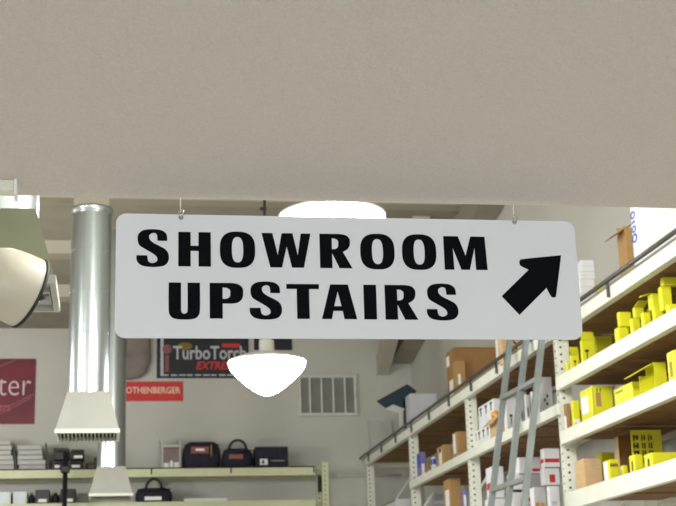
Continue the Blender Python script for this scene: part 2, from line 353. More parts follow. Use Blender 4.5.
# cream bell with dark rim fixed in front of the left hood
dc = P(28, 293, Y=4.2); vd = (dc-Vector((0, 0, EYE))).normalized()
vr = vd.cross(VZ).normalized(); vu = vr.cross(vd)
ax = ((-vr*0.91 + vu*0.415)*0.955 - vd*0.29).normalized()
mr = thing('horn_speaker', dc, 'cream bell-shaped horn with thin dark rim before left hood', 'speaker')
q = ax.to_track_quat('Z', 'Y').to_matrix(); R = 0.110
MB().lathe(dc, [(R*r, R*z) for r, z in ((1, 0), (1.0, .15), (.99, .4), (.96, .7), (.90, 1.0), (.78, 1.25), (.55, 1.42), (.25, 1.5), (.005, 1.51))], 56, q).build('bell', M_mirror, mr)
MB().lathe(dc, [(R*.96, .002), (R+.002, .003), (R+.004, -.002), (R+.003, -.007), (R*.95, -.007), (R*.96, .002)], 56, q).build('rim', M_rubber, mr)
MB().lathe(dc, [(R*.96, -.003), (R*.9, .03), (R*.6, .08), (.005, .1)], 40, q).build('throat', M_dark, mr)
ba = P(45, 296, Z=EYE+1.098)
MB().tube([dc-ax*0.005+Vector((0.0, .06, 0)), Vector((ba.x-.02, ba.y-.05, ba.z-.03)), Vector((ba.x, ba.y, ba.z-.002))], 0.007, 10).build('bracket_arm', M_galv, mr)
MB().box((ba.x-.014, ba.y-.03, ba.z-.008), (ba.x+.014, ba.y+.03, ba.z-.0005)).build('bracket_foot', M_lip, mr)

# ------------------------------------------------------------ pendant lamps
def pendant(c, s, zceil, label, rod_m):
    c = Vector(c); t = thing('pendant_lamp', c-Vector((0, 0, 0.25*s)), label, 'lamp', 'lit pendant lamps')
    MB().lathe(c, [(r*s, z*s) for r, z in ((0.0005,-.252),(.03,-.249),(.08,-.228),(.15,-.178),(.22,-.115),(.27,-.062),(.288,-.03),(.292,-.008),(.288,0.004),(.0005,0.004))], 48).build('bowl', M_bowl, t)
    MB().lathe(c, [(r*s, z*s) for r, z in ((.294,0.0),(.297,.012),(.28,.02),(.20,.05),(.12,.07),(.06,.08),(.055,.17),(.03,.18),(.0005,.18))], 48).build('cap', M_cap, t)
    MB().tube([c+Vector((0, 0, .17*s)), (c.x, c.y, zceil)], 0.011, 10).build('rod', rod_m, t)
    return t
l1 = pendant(P(332, 217.5, Y=7.3), 1.0, EYE+5.0, 'bright pendant lamp glowing just above the top of hanging sign', M_cap)
l2 = pendant(P(267, 362.5, Y=10.1), 0.97, EYE+4.75, 'bright bowl pendant lamp hanging just below the hanging sign', M_dark)
for x, y in ((266, 208),):
    p = P(266, 209, Y=10.1); MB().box((p.x-0.045, 10.085, p.z-0.008), (p.x+0.002, 10.115, p.z+0.010)).build('rod_clip', M_dark, l2)

# ------------------------------------------------------------ back wall: signs, posters, vent
YB = WB-0.012
def wallpanel(name, x0, y0, x1, y1, m, label, cat, yb=YB, th=0.010):
    a, b, c = P(x0, y1, Y=yb), P(x1, y1, Y=yb), P(x0, y0, Y=yb); xm = P((x0+x1)/2, (y0+y1)/2, Y=yb)
    wd = (P(x1, (y0+y1)/2, Y=yb)-P(x0, (y0+y1)/2, Y=yb)).x; ht = (P((x0+x1)/2, y0, Y=yb)-P((x0+x1)/2, y1, Y=yb)).z
    t = thing(name, (xm.x, yb, xm.z-ht/2), label, cat)
    MB().box((xm.x-wd/2, yb, xm.z-ht/2), (xm.x+wd/2, yb+th, xm.z+ht/2)).build('panel', m, t)
    return t, Vector((xm.x-wd/2, yb-0.0015, xm.z-ht/2)), wd, ht
def wtext(t, s, x0, y0, x1, y1, m, bold=0.0, shear=0.0, yb=YB):
    ym = (y0+y1)/2; xm = (x0+x1)/2
    a = P(x0, ym, Y=yb); wd = P(x1, ym, Y=yb).x-a.x; lo = P(xm, y1, Y=yb).z; ht = P(xm, y0, Y=yb).z-lo
    return text('lettering', s, (a.x, yb-0.0015, lo), VX, VZ, -VY, wd, ht, m, t, bold, 0.0012, shear)
def wrect(t, name, x0, y0, x1, y1, m, yb=YB, th=0.0012, lift=0.0):
    ym = (y0+y1)/2; xm = (x0+x1)/2
    a = P(x0, ym, Y=yb); wd = P(x1, ym, Y=yb).x-a.x; lo = P(xm, y1, Y=yb).z; ht = P(xm, y0, Y=yb).z-lo
    return MB().box((a.x, yb-th-lift, lo), (a.x+wd, yb-lift, lo+ht)).build(name, m, t)
b, *_ = wallpanel('banner', -62, 358.5, 35.5, 424, M_maroon, 'maroon banner with pale letters ter on the back wall', 'banner')
wtext(b, 'ter', -2, 378.5, 31, 395.5, M_maroon_t, -0.012)
wtext(b, 'ers', -1, 405, 10, 411, M_maroon_s)
for x0, x1, ya, yb_ in ((-20, 16, 374, 360), (-18, 31, 423, 398), (5, 34, 408, 394)):
    a, c = P(x0, ya, Y=YB), P(x1, yb_, Y=YB)
    MB().bar((a.x, YB-0.0004, a.z), (c.x, YB-0.0004, c.z), 0.0006, 0.018, VZ).build('banner_streak', M_bagr, b)
b, *_ = wallpanel('shop_sign', 114, 381.5, 183, 401, M_redsign, 'red ROTHENBERGER sign on the back wall behind far duct', 'sign')
wtext(b, 'ROTHENBERGER', 121.5, 387, 180.5, 393.5, M_redtext, 0.02)
b, *_ = wallpanel('poster', 157, 333, 249, 378, M_post, 'dark TurboTorch poster on the back wall', 'poster')
wrect(b, 'pale_strip', 160.5, 334, 163.5, 376, M_postgrey)
MB().lathe(P(167, 349, Y=YB-0.001), [(0.0005, 0.0012), (0.05, 0.0012), (0.058, 0)], 20, Matrix.Rotation(math.pi/2, 3, 'X')).build('torch_flame', M_bagr, b)
wrect(b, 'torch_body', 165, 355, 169, 372, M_bagr)
a = P(185, 346, Y=YB-0.001)
MB().lathe(a, [(0.0005, 0.001), (0.085, 0.001), (0.09, 0)], 24, Matrix.Scale(0.5, 3, VZ) @ Matrix.Rotation(math.pi/2, 3, 'X')).build('gold_swirl', M_gold, b)
wtext(b, 'TurboTorch', 173, 346, 246, 359.5, M_postgrey, 0.02)
wtext(b, 'EXTREME', 196, 361.5, 240, 369.5, M_redsign, 0.03, 0.3)
wrect(b, 'red_flash', 222, 343.5, 240, 347.5, M_redsign)
for k in range(9): wrect(b, 'fine_print', 163+k*8.0, 374.4, 163+k*8.0+5.5+(k % 3)*.6, 375.8, M_postgrey)
b, *_ = wallpanel('poster', 254, 333, 292, 350, M_post, 'small dark poster on the back wall behind lit bowl lamp', 'poster')
wrect(b, 'pale_strip', 259, 334, 268, 348, M_postgrey)
# rounded grey bag on the wall
a = P(129, 352, Y=16.7); t = thing('hanging_bag', (a.x, 16.7, a.z-0.33), 'grey rounded bag with dull red patch hanging on back wall', 'bag')
def loft(rings, smooth=True):
    n = len(rings[0]); mb = MB(); vs = [p for r in rings for p in r]
    fs = [(i*n+k, i*n+(k+1) % n, (i+1)*n+(k+1) % n, (i+1)*n+k) for i in range(len(rings)-1) for k in range(n)]
    fs += [tuple(range(n)), tuple((len(rings)-1)*n+k for k in range(n))]
    mb.add(vs, fs, smooth); return mb
def ell(cx, cy, z, a, b, n=24, e=2.0):
    out = []
    for k in range(n):
        t_ = 2*math.pi*k/n; c, s_ = math.cos(t_), math.sin(t_)
        out.append((cx+a*math.copysign(abs(c)**(2/e), c), cy+b*math.copysign(abs(s_)**(2/e), s_), z))
    return out
loft([ell(a.x, 16.72, a.z+z, r, d) for z, r, d in ((-.33,.05,.02),(-.31,.14,.05),(-.24,.22,.07),(-.1,.26,.075),(.1,.26,.07),(.3,.24,.06),(.5,.22,.05),(.55,.2,.03))]).build('body', M_bagg, t)
loft([ell(a.x-0.03, 16.655, a.z+z, r, 0.004) for z, r in ((-.16,.06),(-.1,.11),(.06,.12),(.12,.08))]).build('patch', M_bagr, t)
MB().tube([(a.x-0.1, 16.72, a.z+.54), (a.x-0.06, 16.74, a.z+.68), (a.x, 16.78, a.z+.72), (a.x+0.06, 16.74, a.z+.68), (a.x+0.1, 16.72, a.z+.54)], 0.012, 8).build('handle', M_bagg, t)

# louvred vent
v, o, wd, ht = wallpanel('wall_vent', 298, 375, 356.5, 416, M_vents, 'pale louvred vent grille on the back wall', 'vent', th=0.012)
f = MB(); e = 0.035
for x0, z0, x1, z1 in ((0,0,wd,e),(0,ht-e,wd,ht),(0,e,e,ht-e),(wd-e,e,wd,ht-e)): f.box((o.x+x0, o.y-0.03, o.z+z0), (o.x+x1, o.y+0.002, o.z+z1))
f.build('frame', M_ventf, v)
for k in range(1, 5):
    x = o.x+wd*k/5; MB().box((x-0.011, o.y-0.028, o.z+e), (x+0.011, o.y, o.z+ht-e)).build('mullion', M_ventf, v)
for k in range(20):
    z = o.z+e+(ht-2*e)*(k+0.5)/20
    MB().hexa([(o.x+e, o.y-0.022, z-0.009), (o.x+wd-e, o.y-0.022, z-0.009), (o.x+wd-e, o.y-0.020, z-0.011), (o.x+e, o.y-0.020, z-0.011)],
              [(o.x+e, o.y-0.004, z+0.009), (o.x+wd-e, o.y-0.004, z+0.009), (o.x+wd-e, o.y-0.002, z+0.007), (o.x+e, o.y-0.002, z+0.007)]).build('slat', M_vents, v)
# wall-coloured access panel and a conduit
b, o, wd, ht = wallpanel('access_panel', 368, 421, 392, 458, M_wall, 'wall-coloured flat access panel on back wall behind rack end', 'panel')
f = MB()
for x0, z0, x1, z1 in ((0,0,wd,.012),(0,ht-.012,wd,ht),(0,.012,.012,ht-.012),(wd-.012,.012,wd,ht-.012)): f.box((o.x+x0, o.y-0.012, o.z+z0), (o.x+x1, o.y, o.z+z1))
f.build('frame', M_ventf, b)
a = P(331, 476, Y=16.77); c = P(405, 479, Y=16.77)
t = thing('wall_conduit', (a.x, 16.77, a.z), 'thin pale conduit along back wall between shelf post and rack', 'pipe')
MB().tube([(a.x, 16.77, a.z), (3.5, 16.77, a.z)], 0.014, 10).build('pipe', M_ventf, t)
for x in (a.x+0.1, a.x+0.5, a.x+0.9): MB().box((x-0.015, 16.75, a.z-0.018), (x+0.015, 16.8, a.z+0.018)).build('clip', M_ventf, t)

# ------------------------------------------------------------ back wall shelf unit
YF = 16.28                                  # front plane
zt = P(160, 467.6, Y=YF).z                  # top of upper deck
xe = P(315, 466, Y=YF).x
bs = thing('wall_shelf', (0.2, YF, 0), 'long pale yellow-green shelf unit standing against the back wall', 'shelf')
xL = -3.2
def bshelf(z, x1, dk):
    MB().box((xL, YF, z-0.105), (x1, YF+0.035, z-0.012), None, 0.003).build('beam', M_backrack, bs)
    MB().box((xL, YF+0.42, z-0.105), (x1, YF+0.455, z-0.012)).build('beam', M_backrack, bs)
    n = 4
    for k in range(n):
        x = xL+(x1-xL)*k/n; MB().box((x+0.002, YF-0.004, z-0.012), (x+(x1-xL)/n-0.002, YF+0.46, z)).build('deck_board', dk, bs)
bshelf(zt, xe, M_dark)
zt2 = P(40, 503.5, Y=YF).z
bshelf(zt2, xe, M_backrack)
def post(x, yf, z1, parent, m, wx=0.05, wy=0.05, dirs=(1, 1), zmin=0.0, holes=True):
    mb = MB(); th = 0.006
    mb.box((x, yf, zmin), (x+wx*dirs[0], yf+th, z1)); mb.box((x, yf+th, zmin), (x+th*dirs[0], yf+wy, z1))
    p = mb.build('post', m, parent)
    if holes:
        h = MB(); z = z1-0.05
        while z > zmin+0.8:
            h.tube([(x+wx*0.45*dirs[0], yf-0.0006, z), (x+wx*0.45*dirs[0], yf+0.001, z)], 0.008, 8); z -= 0.055
        h.build('punched_holes', M_hole, p, kind='stuff')
    return p
xp = P(322, 475, Y=YF).x
ztp = P(326, 462, Y=YF).z
post(xp, YF-0.002, ztp, bs, M_backrack, 0.075)
post(xp, YF+0.41, ztp, bs, M_backrack, 0.05)
x155 = P(156, 480, Y=YF).x-0.03
post(x155, YF+0.36, zt-0.11, bs, M_backrack, 0.06, holes=False)
post(-2.3, YF+0.36, zt-0.11, bs, M_backrack, 0.06, holes=False)
MB().box((xp-0.05, YF+0.02, zt-0.30), (xp+0.0, YF+0.03, zt-0.11)).build('beam_bracket', M_dark, bs)
for x in (P(151.5, 470, Y=YF).x, xe-0.015, P(231, 470, Y=YF).x): MB().box((x-0.008, YF-0.003, zt-0.075), (x+0.008, YF+0.001, zt-0.01)).build('beam_slot', M_dark, bs)

def bx(x): return P(x, 460, Y=YF+0.12).x
S_B = (16.4/1400)*1.02
def carton(name, x0, x1, y0, y1, z0, z1, m, label, cat='box', group=None, ch=0.004, tape=None, rot=0.0):
    c = Vector(((x0+x1)/2, (y0+y1)/2, z0)); t = thing(name, c, label, cat, group)
    M = Matrix.Translation(c) @ Matrix.Rotation(rot, 4, 'Z') @ Matrix.Translation(-c)
    dx = min(ch, (x1-x0)*0.2)
    MB().box((x0, y0, z0), (x1, y1, z1), M, dx).build('body', m, t)
    if tape is not None:    # closing tape down the middle of the top and over the front
        xm = (x0+x1)/2; tw = min(0.024, (x1-x0)*0.15)
        MB().box((xm-tw, y0-0.0012, z1-(z1-z0)*0.3), (xm+tw, y0, z1-0.004), M).box((xm-tw, y0, z1), (xm+tw, y1, z1+0.001), M).build('tape', tape, t)
    return t
# stacks of flat pale boxes at the far left
def flatstack(xa, xb, n, yb, label, h=0.055):
    for i in range(n):
        x0, x1 = bx(xa)+random.uniform(-.01, .01)-0.006*i, bx(xb)-0.012*i+random.uniform(-.012, .012)
        z0 = zt+i*(h+0.001)
        t = carton('flat_box', x0, x1, YF+0.1+random.uniform(0, .02), YF+0.40, z0, z0+h, M_flatbox, label(i), 'box', 'flat boxes stacked on wall shelf')
        MB().box((x0+.004, YF+0.088, z0+h*0.80), (x1-.004, YF+0.39, z0+h+.0005)).build('lid', M_flatbox, t)
        MB().box((x0+.004, YF+0.0965, z0+.001), (x1-.004, YF+0.11, z0+h*.16)).build('base_shadow_strip', M_blk, t)  # black strip paints the shadow gap at the foot of each box
        MB().box((x0+0.05, YF+0.096+0.0, z0+h*0.35), (x0+0.12, YF+0.12, z0+h*0.65)).build('label_strip', M_grey, t)
    x1 = bx(xb)
ordn = ['bottom', 'second', 'third', 'fourth', 'fifth', 'top']
flatstack(-16, 15, 6, 0, lambda i: '%s pale flat box of the leftmost stack on wall shelf' % ordn[i])
flatstack(19, 46, 5, 0, lambda i: '%s pale flat box of the stack beside black cases' % (ordn[i] if i < 4 else 'top'))
for xa, lb in ((16.6, 'dark upright file sleeve between the two stacks of flat boxes'), (49, 'dark upright file sleeve right of the second flat box stack')):
    x = bx(xa); t = thing('file_sleeve', (x, YF+0.25, zt), lb, 'sleeve')
    MB().hexa([(x-0.012, YF+0.1, zt), (x+0.012, YF+0.1, zt), (x+0.012, YF+0.4, zt), (x-0.012, YF+0.4, zt)],
              [(x-0.05, YF+0.1, zt+0.31), (x-0.035, YF+0.1, zt+0.31), (x-0.035, YF+0.4, zt+0.31), (x-0.05, YF+0.4, zt+0.31)]).build('sleeve', M_blk, t)
# black cases
def case(x0, x1, z0, z1, label, lab=None, y0=YF+0.08):
    t = carton('tool_case', x0, x1, y0, y0+0.26, z0, z1, M_blk, label, 'case', 'black tool cases', 0.008)
    MB().box((x0+0.01, y0-0.004, z0+(z1-z0)*.62), (x1-0.01, y0, z0+(z1-z0)*.68)).build('lid_seam', M_dark, t)
    xm = (x0+x1)/2
    MB().tube([(xm-.05, y0, z0+(z1-z0)*.75), (xm-.045, y0-.02, z0+(z1-z0)*.75), (xm+.045, y0-.02, z0+(z1-z0)*.75), (xm+.05, y0, z0+(z1-z0)*.75)], 0.006, 8).build('handle', M_dark, t)
    if lab: MB().box((lab[0], y0-0.003, z0+0.02), (lab[1], y0, z0+0.05)).build('label_plate', M_label, t)
    return t
case(bx(52), bx(66), zt, zt+0.10, 'black case lower left in the shelf pile, white label', (bx(55), bx(60)))
case(bx(67.5), bx(83), zt, zt+0.10, 'black case lower right in the shelf pile, white label', (bx(72), bx(80)))
case(bx(54), bx(69), zt+0.108, zt+0.245, 'black case on top left of the shelf pile')
case(bx(70.5), bx(84), zt+0.108, zt+0.225, 'black case on top right of the shelf pile, white label', (bx(74), bx(82.5)))
# clamp with black arm lying between the cases and the far hood
x0, x1 = bx(85.5), bx(98.5)
t = thing('clamp_tool', ((x0+x1)/2, YF+0.2, zt), 'black bar clamp lying between cases and far hood', 'clamp')
MB().box((x0, YF+0.18, zt+0.06), (x1, YF+0.21, zt+0.085)).build('bar', M_blk, t)
MB().box((x1-0.05, YF+0.16, zt), (x1, YF+0.23, zt+0.15), None, 0.008).build('jaw', M_blk, t)
MB().box((x0, YF+0.17, zt), (x0+0.03, YF+0.22, zt+0.08), None, 0.004).build('foot', M_blk, t)
# dark stand pole in front of the shelf
xpz = P(65, 480, Y=15.9).x
t = thing('floor_stand', (xpz, 15.9, 0), 'slim dark pole standing before the wall shelf and black cases', 'stand')
MB().tube([(xpz, 15.9, 0.02), (xpz, 15.9, P(65, 452, Y=15.9).z)], 0.028, 12).build('pole', M_blk, t)
MB().lathe((xpz, 15.9, 0), [(0.0005, 0), (0.2, 0), (0.2, 0.02), (0.04, 0.035), (0.0005, 0.035)], 24).build('base', M_blk, t)
MB().box((xpz-0.05, 15.85, P(65, 473, Y=15.9).z), (xpz+0.05, 15.95, P(65, 466, Y=15.9).z), None, 0.01).build('clamp_block', M_blk, t)
# picture box
x0, x1 = bx(161.5), bx(181); h = 0.28
t = thing('picture_box', ((x0+x1)/2, YF+0.2, zt), 'pale box with reddish brown picture beside dark bag on shelf', 'box')
MB().box((x0, YF+0.12, zt), (x1, YF+0.34, zt+h), None, 0.004).build('body', M_flatbox, t)
MB().box((x0+0.02, YF+0.117, zt+0.07), (x1-0.02, YF+0.12, zt+h-0.03)).build('picture', M_bagg, t)
MB().box((x0+0.02, YF+0.115, zt+h-0.055), (x1-0.02, YF+0.117, zt+h-0.03)).build('red_band', M_bagr, t)
for k, (xx, ww, hh) in enumerate(((0.03, .05, .05), (.10, .03, .08), (.15, .05, .06))): MB().box((x0+xx, YF+0.115, zt+0.012), (x0+xx+ww, YF+0.1169, zt+0.012+hh)).build('printed_shape', M_label, t)
for s_ in (x0+0.008, x1-0.008): MB().hexa([(s_-.006, YF+.12, zt+h), (s_+.006, YF+.12, zt+h), (s_+.006, YF+.34, zt+h), (s_-.006, YF+.34, zt+h)], [(s_-.03, YF+.12, zt+h+.08), (s_-.02, YF+.12, zt+h+.08), (s_-.02, YF+.34, zt+h+.06), (s_-.03, YF+.34, zt+h+.06)]).build('flap', M_flatbox, t)
# bags
def bag(name, xa, xb, h, label, hd, zb=None, yy=YF+0.24, handle=True, bm=M_navy):
    zb = zt if zb is None else zb
    x0, x1 = bx(xa), bx(xb); cx = (x0+x1)/2; a = (x1-x0)/2; t = thing(name, (cx, yy, zb), label, 'bag')
    loft([ell(cx, yy, zb+z*h, a*r, d, 28, 3.2) for z, r, d in ((0,.90,.12),(.05,.97,.135),(.4,1.0,.14),(.7,.96,.12),(.88,.86,.08),(1,.66,.03))]).build('body', bm, t)
    MB().tube([(cx-a*.9, yy-.12, zb+h*.86), (cx, yy-.135, zb+h*.80), (cx+a*.9, yy-.12, zb+h*.86)], 0.006, 8).build('zip', M_blk, t)
    if handle:
        MB().tube([(cx+a*hd*math.cos(k*math.pi/10), yy-.06, zb+h*.93+.11*math.sin(k*math.pi/10)) for k in range(11)], 0.016, 8).build('handle', M_blk, t)
    return t, cx, a, yy, zb
t, cx, a, yy, zb = bag('tool_bag', 183, 221.5, 0.32, 'navy tool bag with red patch on the back wall shelf', .5, handle=False)
MB().box((cx-a*.6, yy-.152, zb+.17), (cx+a*.35, yy-.13, zb+.25), None, .006).build('red_patch', M_bagr, t)
MB().box((cx-a*.35, yy-.156, zb+.20), (cx+a*.1, yy-.152, zb+.225)).build('patch_lettering', M_label, t)
MB().box((cx+a*.42, yy-.150, zb+.14), (cx+a*.5, yy-.13, zb+.27)).build('yellow_strap', M_gold, t)
t, cx, a, yy, zb = bag('tool_bag', 222.5, 254, 0.24, 'navy tool bag with tall arched handle on wall shelf', .55)
MB().box((cx-a*.6, yy-.150, zb+.10), (cx+a*.3, yy-.13, zb+.16), None, .005).build('patch', M_bagr, t)
MB().box((cx-a*.5, yy-.153, zb+.12), (cx+a*.1, yy-.150, zb+.14)).build('patch_lettering', M_gold, t)
# dark box with white print
t = carton('dark_box', bx(255.5), bx(288), YF+.1, YF+.38, zt, zt+0.24, M_navy, 'dark box with small white picture, rightmost on wall shelf', 'box')
x0 = bx(255.5)
MB().box((x0+.05, YF+.098, zt+.03), (x0+.14, YF+.1, zt+.10)).build('white_picture', M_label, t)
MB().box((x0+.075, YF+.0965, zt+.045), (x0+.10, YF+.098, zt+.085)).build('printed_figure', M_navy, t)
MB().box((x0+.18, YF+.098, zt+.07), (x0+.34, YF+.1, zt+.085)).build('printed_line', M_bagg, t)
MB().box((x0+.0, YF+.1, zt+.24), (x0+.37, YF+.24, zt+.246)).build('lid_flap', M_bagg, t)
# second level of the wall shelf
for i, (xa, xb, lb) in enumerate(((-8, 12.5, 'leftmost silver carton on the lower wall shelf'), (14.5, 28.5, 'silver carton on lower wall shelf next to black box'))):
    t = carton('silver_box', bx(xa), bx(xb), YF+.06, YF+.35, zt2, zt2+.145, M_silver, lb, 'box', 'silver cartons')
    x1 = bx(xb); MB().box((x1-.03, YF+.057, zt2+.005), (x1-.012, YF+.06, zt2+.14)).build('dark_edge_band', M_backrack, t)
for i, (xa, xb, h, lb) in enumerate(((36.5, 50.5, .16, 'black box with white label on lower shelf beside silver carton'), (61.5, 76.5, .165, 'dark grey box with white label low behind the dark pole'))):
    t = carton('parts_box', bx(xa), bx(xb), YF+.06, YF+.35, zt2, zt2+h, M_blk, lb, 'box', 'black parts boxes')
    x0, x1 = bx(xa), bx(xb); MB().box((x0+.035, YF+.057, zt2+.02), (x1-.03, YF+.06, zt2+.055)).build('label_plate', M_label, t)
for xa, xb, lb in ((29.5, 35.5, 'dark crumpled pouch between silver carton and black box'), (52.5, 60, 'dark crumpled pouch between the two dark lower boxes')):
    x0, x1 = bx(xa), bx(xb); cx = (x0+x1)/2; a = (x1-x0)/2; t = thing('pouch', (cx, YF+.2, zt2), lb, 'pouch')
    loft([ell(cx, YF+.2, zt2+z, a*r, .09*r, 16) for z, r in ((0, .9), (.03, 1), (.08, .95), (.11, .6), (.13, .25))]).build('body', M_navy, t)
    MB().tube([(cx-a*.3, YF+.2, zt2+.125), (cx, YF+.2, zt2+.15), (cx+a*.3, YF+.2, zt2+.125)], .004, 6).build('cord', M_blk, t)
t, cx, a, yy, zb = bag('tool_bag', 135.5, 172.5, 0.17, 'navy bag with arched handle on the lower wall shelf', .42, zb=zt2+.002, yy=YF+.17)
MB().box((cx-a*.5, yy-.150, zb+.02), (cx+a*.4, yy-.13, zb+.06)).build('pale_lettering', M_label, t)
t = carton('shallow_tray', bx(184), bx(226), YF+.05, YF+.36, zt2, zt2+.03, M_white, 'shallow white tray on lower wall shelf right of navy bag', 'tray')
MB().box((bx(184)-.006, YF+.044, zt2+.03), (bx(226)+.006, YF+.366, zt2+.037)).build('rim', M_white, t)

# ------------------------------------------------------------ long rack along the right wall
XR, XD = 3.0, 3.62
PY = [6.62, 9.02, 11.52, 13.87, 16.33]
ZA, ZB, ZB1, ZC, ZD = EYE+1.977, EYE+1.625, EYE+1.45, EYE+1.258, EYE+0.847   # tops of beams
rack = thing('storage_rack', (3.3, 11.5, 0), 'long cream steel storage rack along the right wall', 'rack')
for i, y in enumerate(PY):
    for x, d in ((XR, 1), (XD, -1)):
        mb = MB(); z1 = ZA-0.02 if x == XR else ZA-0.02
        mb.box((x, y, 0), (x+0.085*d, y+0.006, z1)); mb.box((x, y+0.006, 0), (x+0.006*d, y+0.075, z1)); mb.box((x-0.004*d, y-0.008, 0), (x+0.09*d, y+0.02, 0.006))
        p = mb.build('post', M_rack, rack)
        h = MB(); z = z1-0.07
        while z > 1.9:
            if x == XR:
                h.tube([(x+0.026, y-0.0008, z), (x+0.026, y+0.001, z)], 0.0085, 8)
                h.tube([(x-0.0008, y+0.04, z-0.02), (x+0.001, y+0.04, z-0.02)], 0.0075, 8)
            z -= 0.05
        if x == XR: h.build('punched_holes', M_hole, p, kind='stuff')
    for k in range(4):
        z0 = 0.3+k*0.8; MB().bar((XR+0.05, y+0.03, z0), (XD-0.05, y+0.03, z0+0.72), 0.025, 0.02).build('frame_brace', M_rack, rack)
pl_mesh = None
def plank(x0, x1, y0, y1, z0, z1):
    global pl_mesh
    if pl_mesh is None:
        o = MB().box((0, 0, 0), (1, 1, 1)).build('plank', M_plank); o.parent = rack; pl_mesh = o.data
    else:
        o = bpy.data.objects.new('plank', pl_mesh); col.objects.link(o); o.parent = rack
    o.location = Vector((x0, y0, z0))-ORG[rack]; o.scale = (x1-x0, y1-y0, z1-z0)
def level(ya, yb, ztop, hb, planks=True, dec=0.030):
    ya += 0.0; MB().box((XR-0.028, ya+0.004, ztop-hb), (XR-0.001, yb-0.004, ztop), None, 0.003).build('beam', M_rack, rack)
    MB().box((XD+0.001, ya+0.004, ztop-hb), (XD+0.028, yb-0.004, ztop), None, 0.003).build('beam', M_rack, rack)
    MB().box((XR-0.0009, ya+0.08, ztop-hb+0.004), (XR+0.03, yb-0.004, ztop-hb+0.010)).build('beam_ledge', M_rack, rack)
    n = max(1, round((yb-ya)/0.30)); wv = (yb-ya-0.09)/n
    for k in range(n):
        y0 = ya+0.082+k*wv
        plank(XR+0.032, XD-0.004, y0+0.004, y0+wv-random.uniform(.02, .06), ztop-dec-random.uniform(0.020, .034), ztop-dec)
    return ztop-dec
for i in range(4):
    ya, yb = PY[i], PY[i+1]
    level(ya, yb, ZA, 0.083)
level(PY[0], PY[1], ZB, 0.09); level(PY[0], PY[1], ZC, 0.09); level(PY[0], PY[1], ZD, 0.11)
level(PY[1], PY[2], ZB1, 0.075); level(PY[2], PY[3], ZB1, 0.075)
ZL = EYE+0.72                                   # level just under the frame in the farther bays
for i in (1, 2): level(PY[i], PY[i+1], ZL, 0.08)
level(PY[3], PY[4], EYE+1.18, 0.075)
# ladder rail with hooks on the top beam
zr = ZA+0.028
MB().tube([(XR-0.05, 6.5, zr), (XR-0.05, 16.5, zr)], 0.014, 10).build('ladder_rail', M_rail, rack)
MB().box((XR-0.04, 6.5, ZA+0.001), (XR-0.012, 16.5, ZA+0.008)).build('rail_lip', M_lip, rack)
y = 7.85
for y in (7.85, 8.75, 9.6, 10.4, 11.2, 12.0, 12.8, 13.6, 14.4, 15.2, 16.0):
    MB().box((XR-0.050, y, ZA-0.07), (XR-0.030, y+0.010, zr)).build('rail_hook', M_rail, rack)
MB().box((XR, PY[4]+0.08, ZA-0.09), (XD, PY[4]+0.10, ZA-0.02)).build('end_beam', M_rack, rack)

# ------------------------------------------------------------ rolling ladder hooked on the rail
st_px = ((509.8, 341, 490.5), (526.0, 341.7, 507.7), (541.6, 341.7, 525.0)); ends = []
for xt, yt, xb in st_px:
    T = P(xt, yt, X=2.93); B = P(xb, 506, Y=T.y); ends.append((T, B))
dx = sum((b-t).x/(b-t).z for t, b in ends)/3
def onst(i, z): T = ends[i][0]; return Vector((T.x+dx*(z-T.z), T.y, z))
ztopl = zr+0.10
lad = thing('rolling_ladder', (onst(1, 0).x, onst(1, 0).y, 0), 'grey metal ladder leaning against the cream rack', 'ladder')
for i in range(3):
    a, b = onst(i, 0.04), onst(i, ztopl); MB().bar(a, b, 0.036, 0.052, VY).build('stile', M_alu, lad)
    MB().box((a.x-0.05, a.y-0.03, 0), (a.x+0.03, a.y+0.03, 0.05), None, 0.006).build('foot', M_blk, lad)
def zat(px, py): return P(px, py, X=onst(1, 3.0).x).z
for i, zz in ((0, P(509, 398, Y=ends[0][0].y).z), (0, P(498, 490, Y=ends[0][0].y).z)):
    for k in range(-3, 1):
        z = zz+k*0.6 if zz < 2.95 else zz
        if k < 0 and zz > 2.95: continue
        MB().bar(onst(0, z)+VY*0.018, onst(1, z)-VY*0.018, 0.05, 0.03).build('rung', M_lip, lad)
        MB().bar(onst(1, z)+VY*0.018, onst(2, z)-VY*0.018, 0.05, 0.03).build('rung', M_alu, lad)
for i in (0, 2):
    a = onst(i, zr); MB().tube([a+Vector((0.02, 0, -.03)), a+Vector((.02, 0, .05)), (XR-.05, a.y, zr+.06), (XR-.02, a.y, zr+.03), (XR-.022, a.y, zr-.02)], 0.008, 8).build('hook', M_blk, lad)

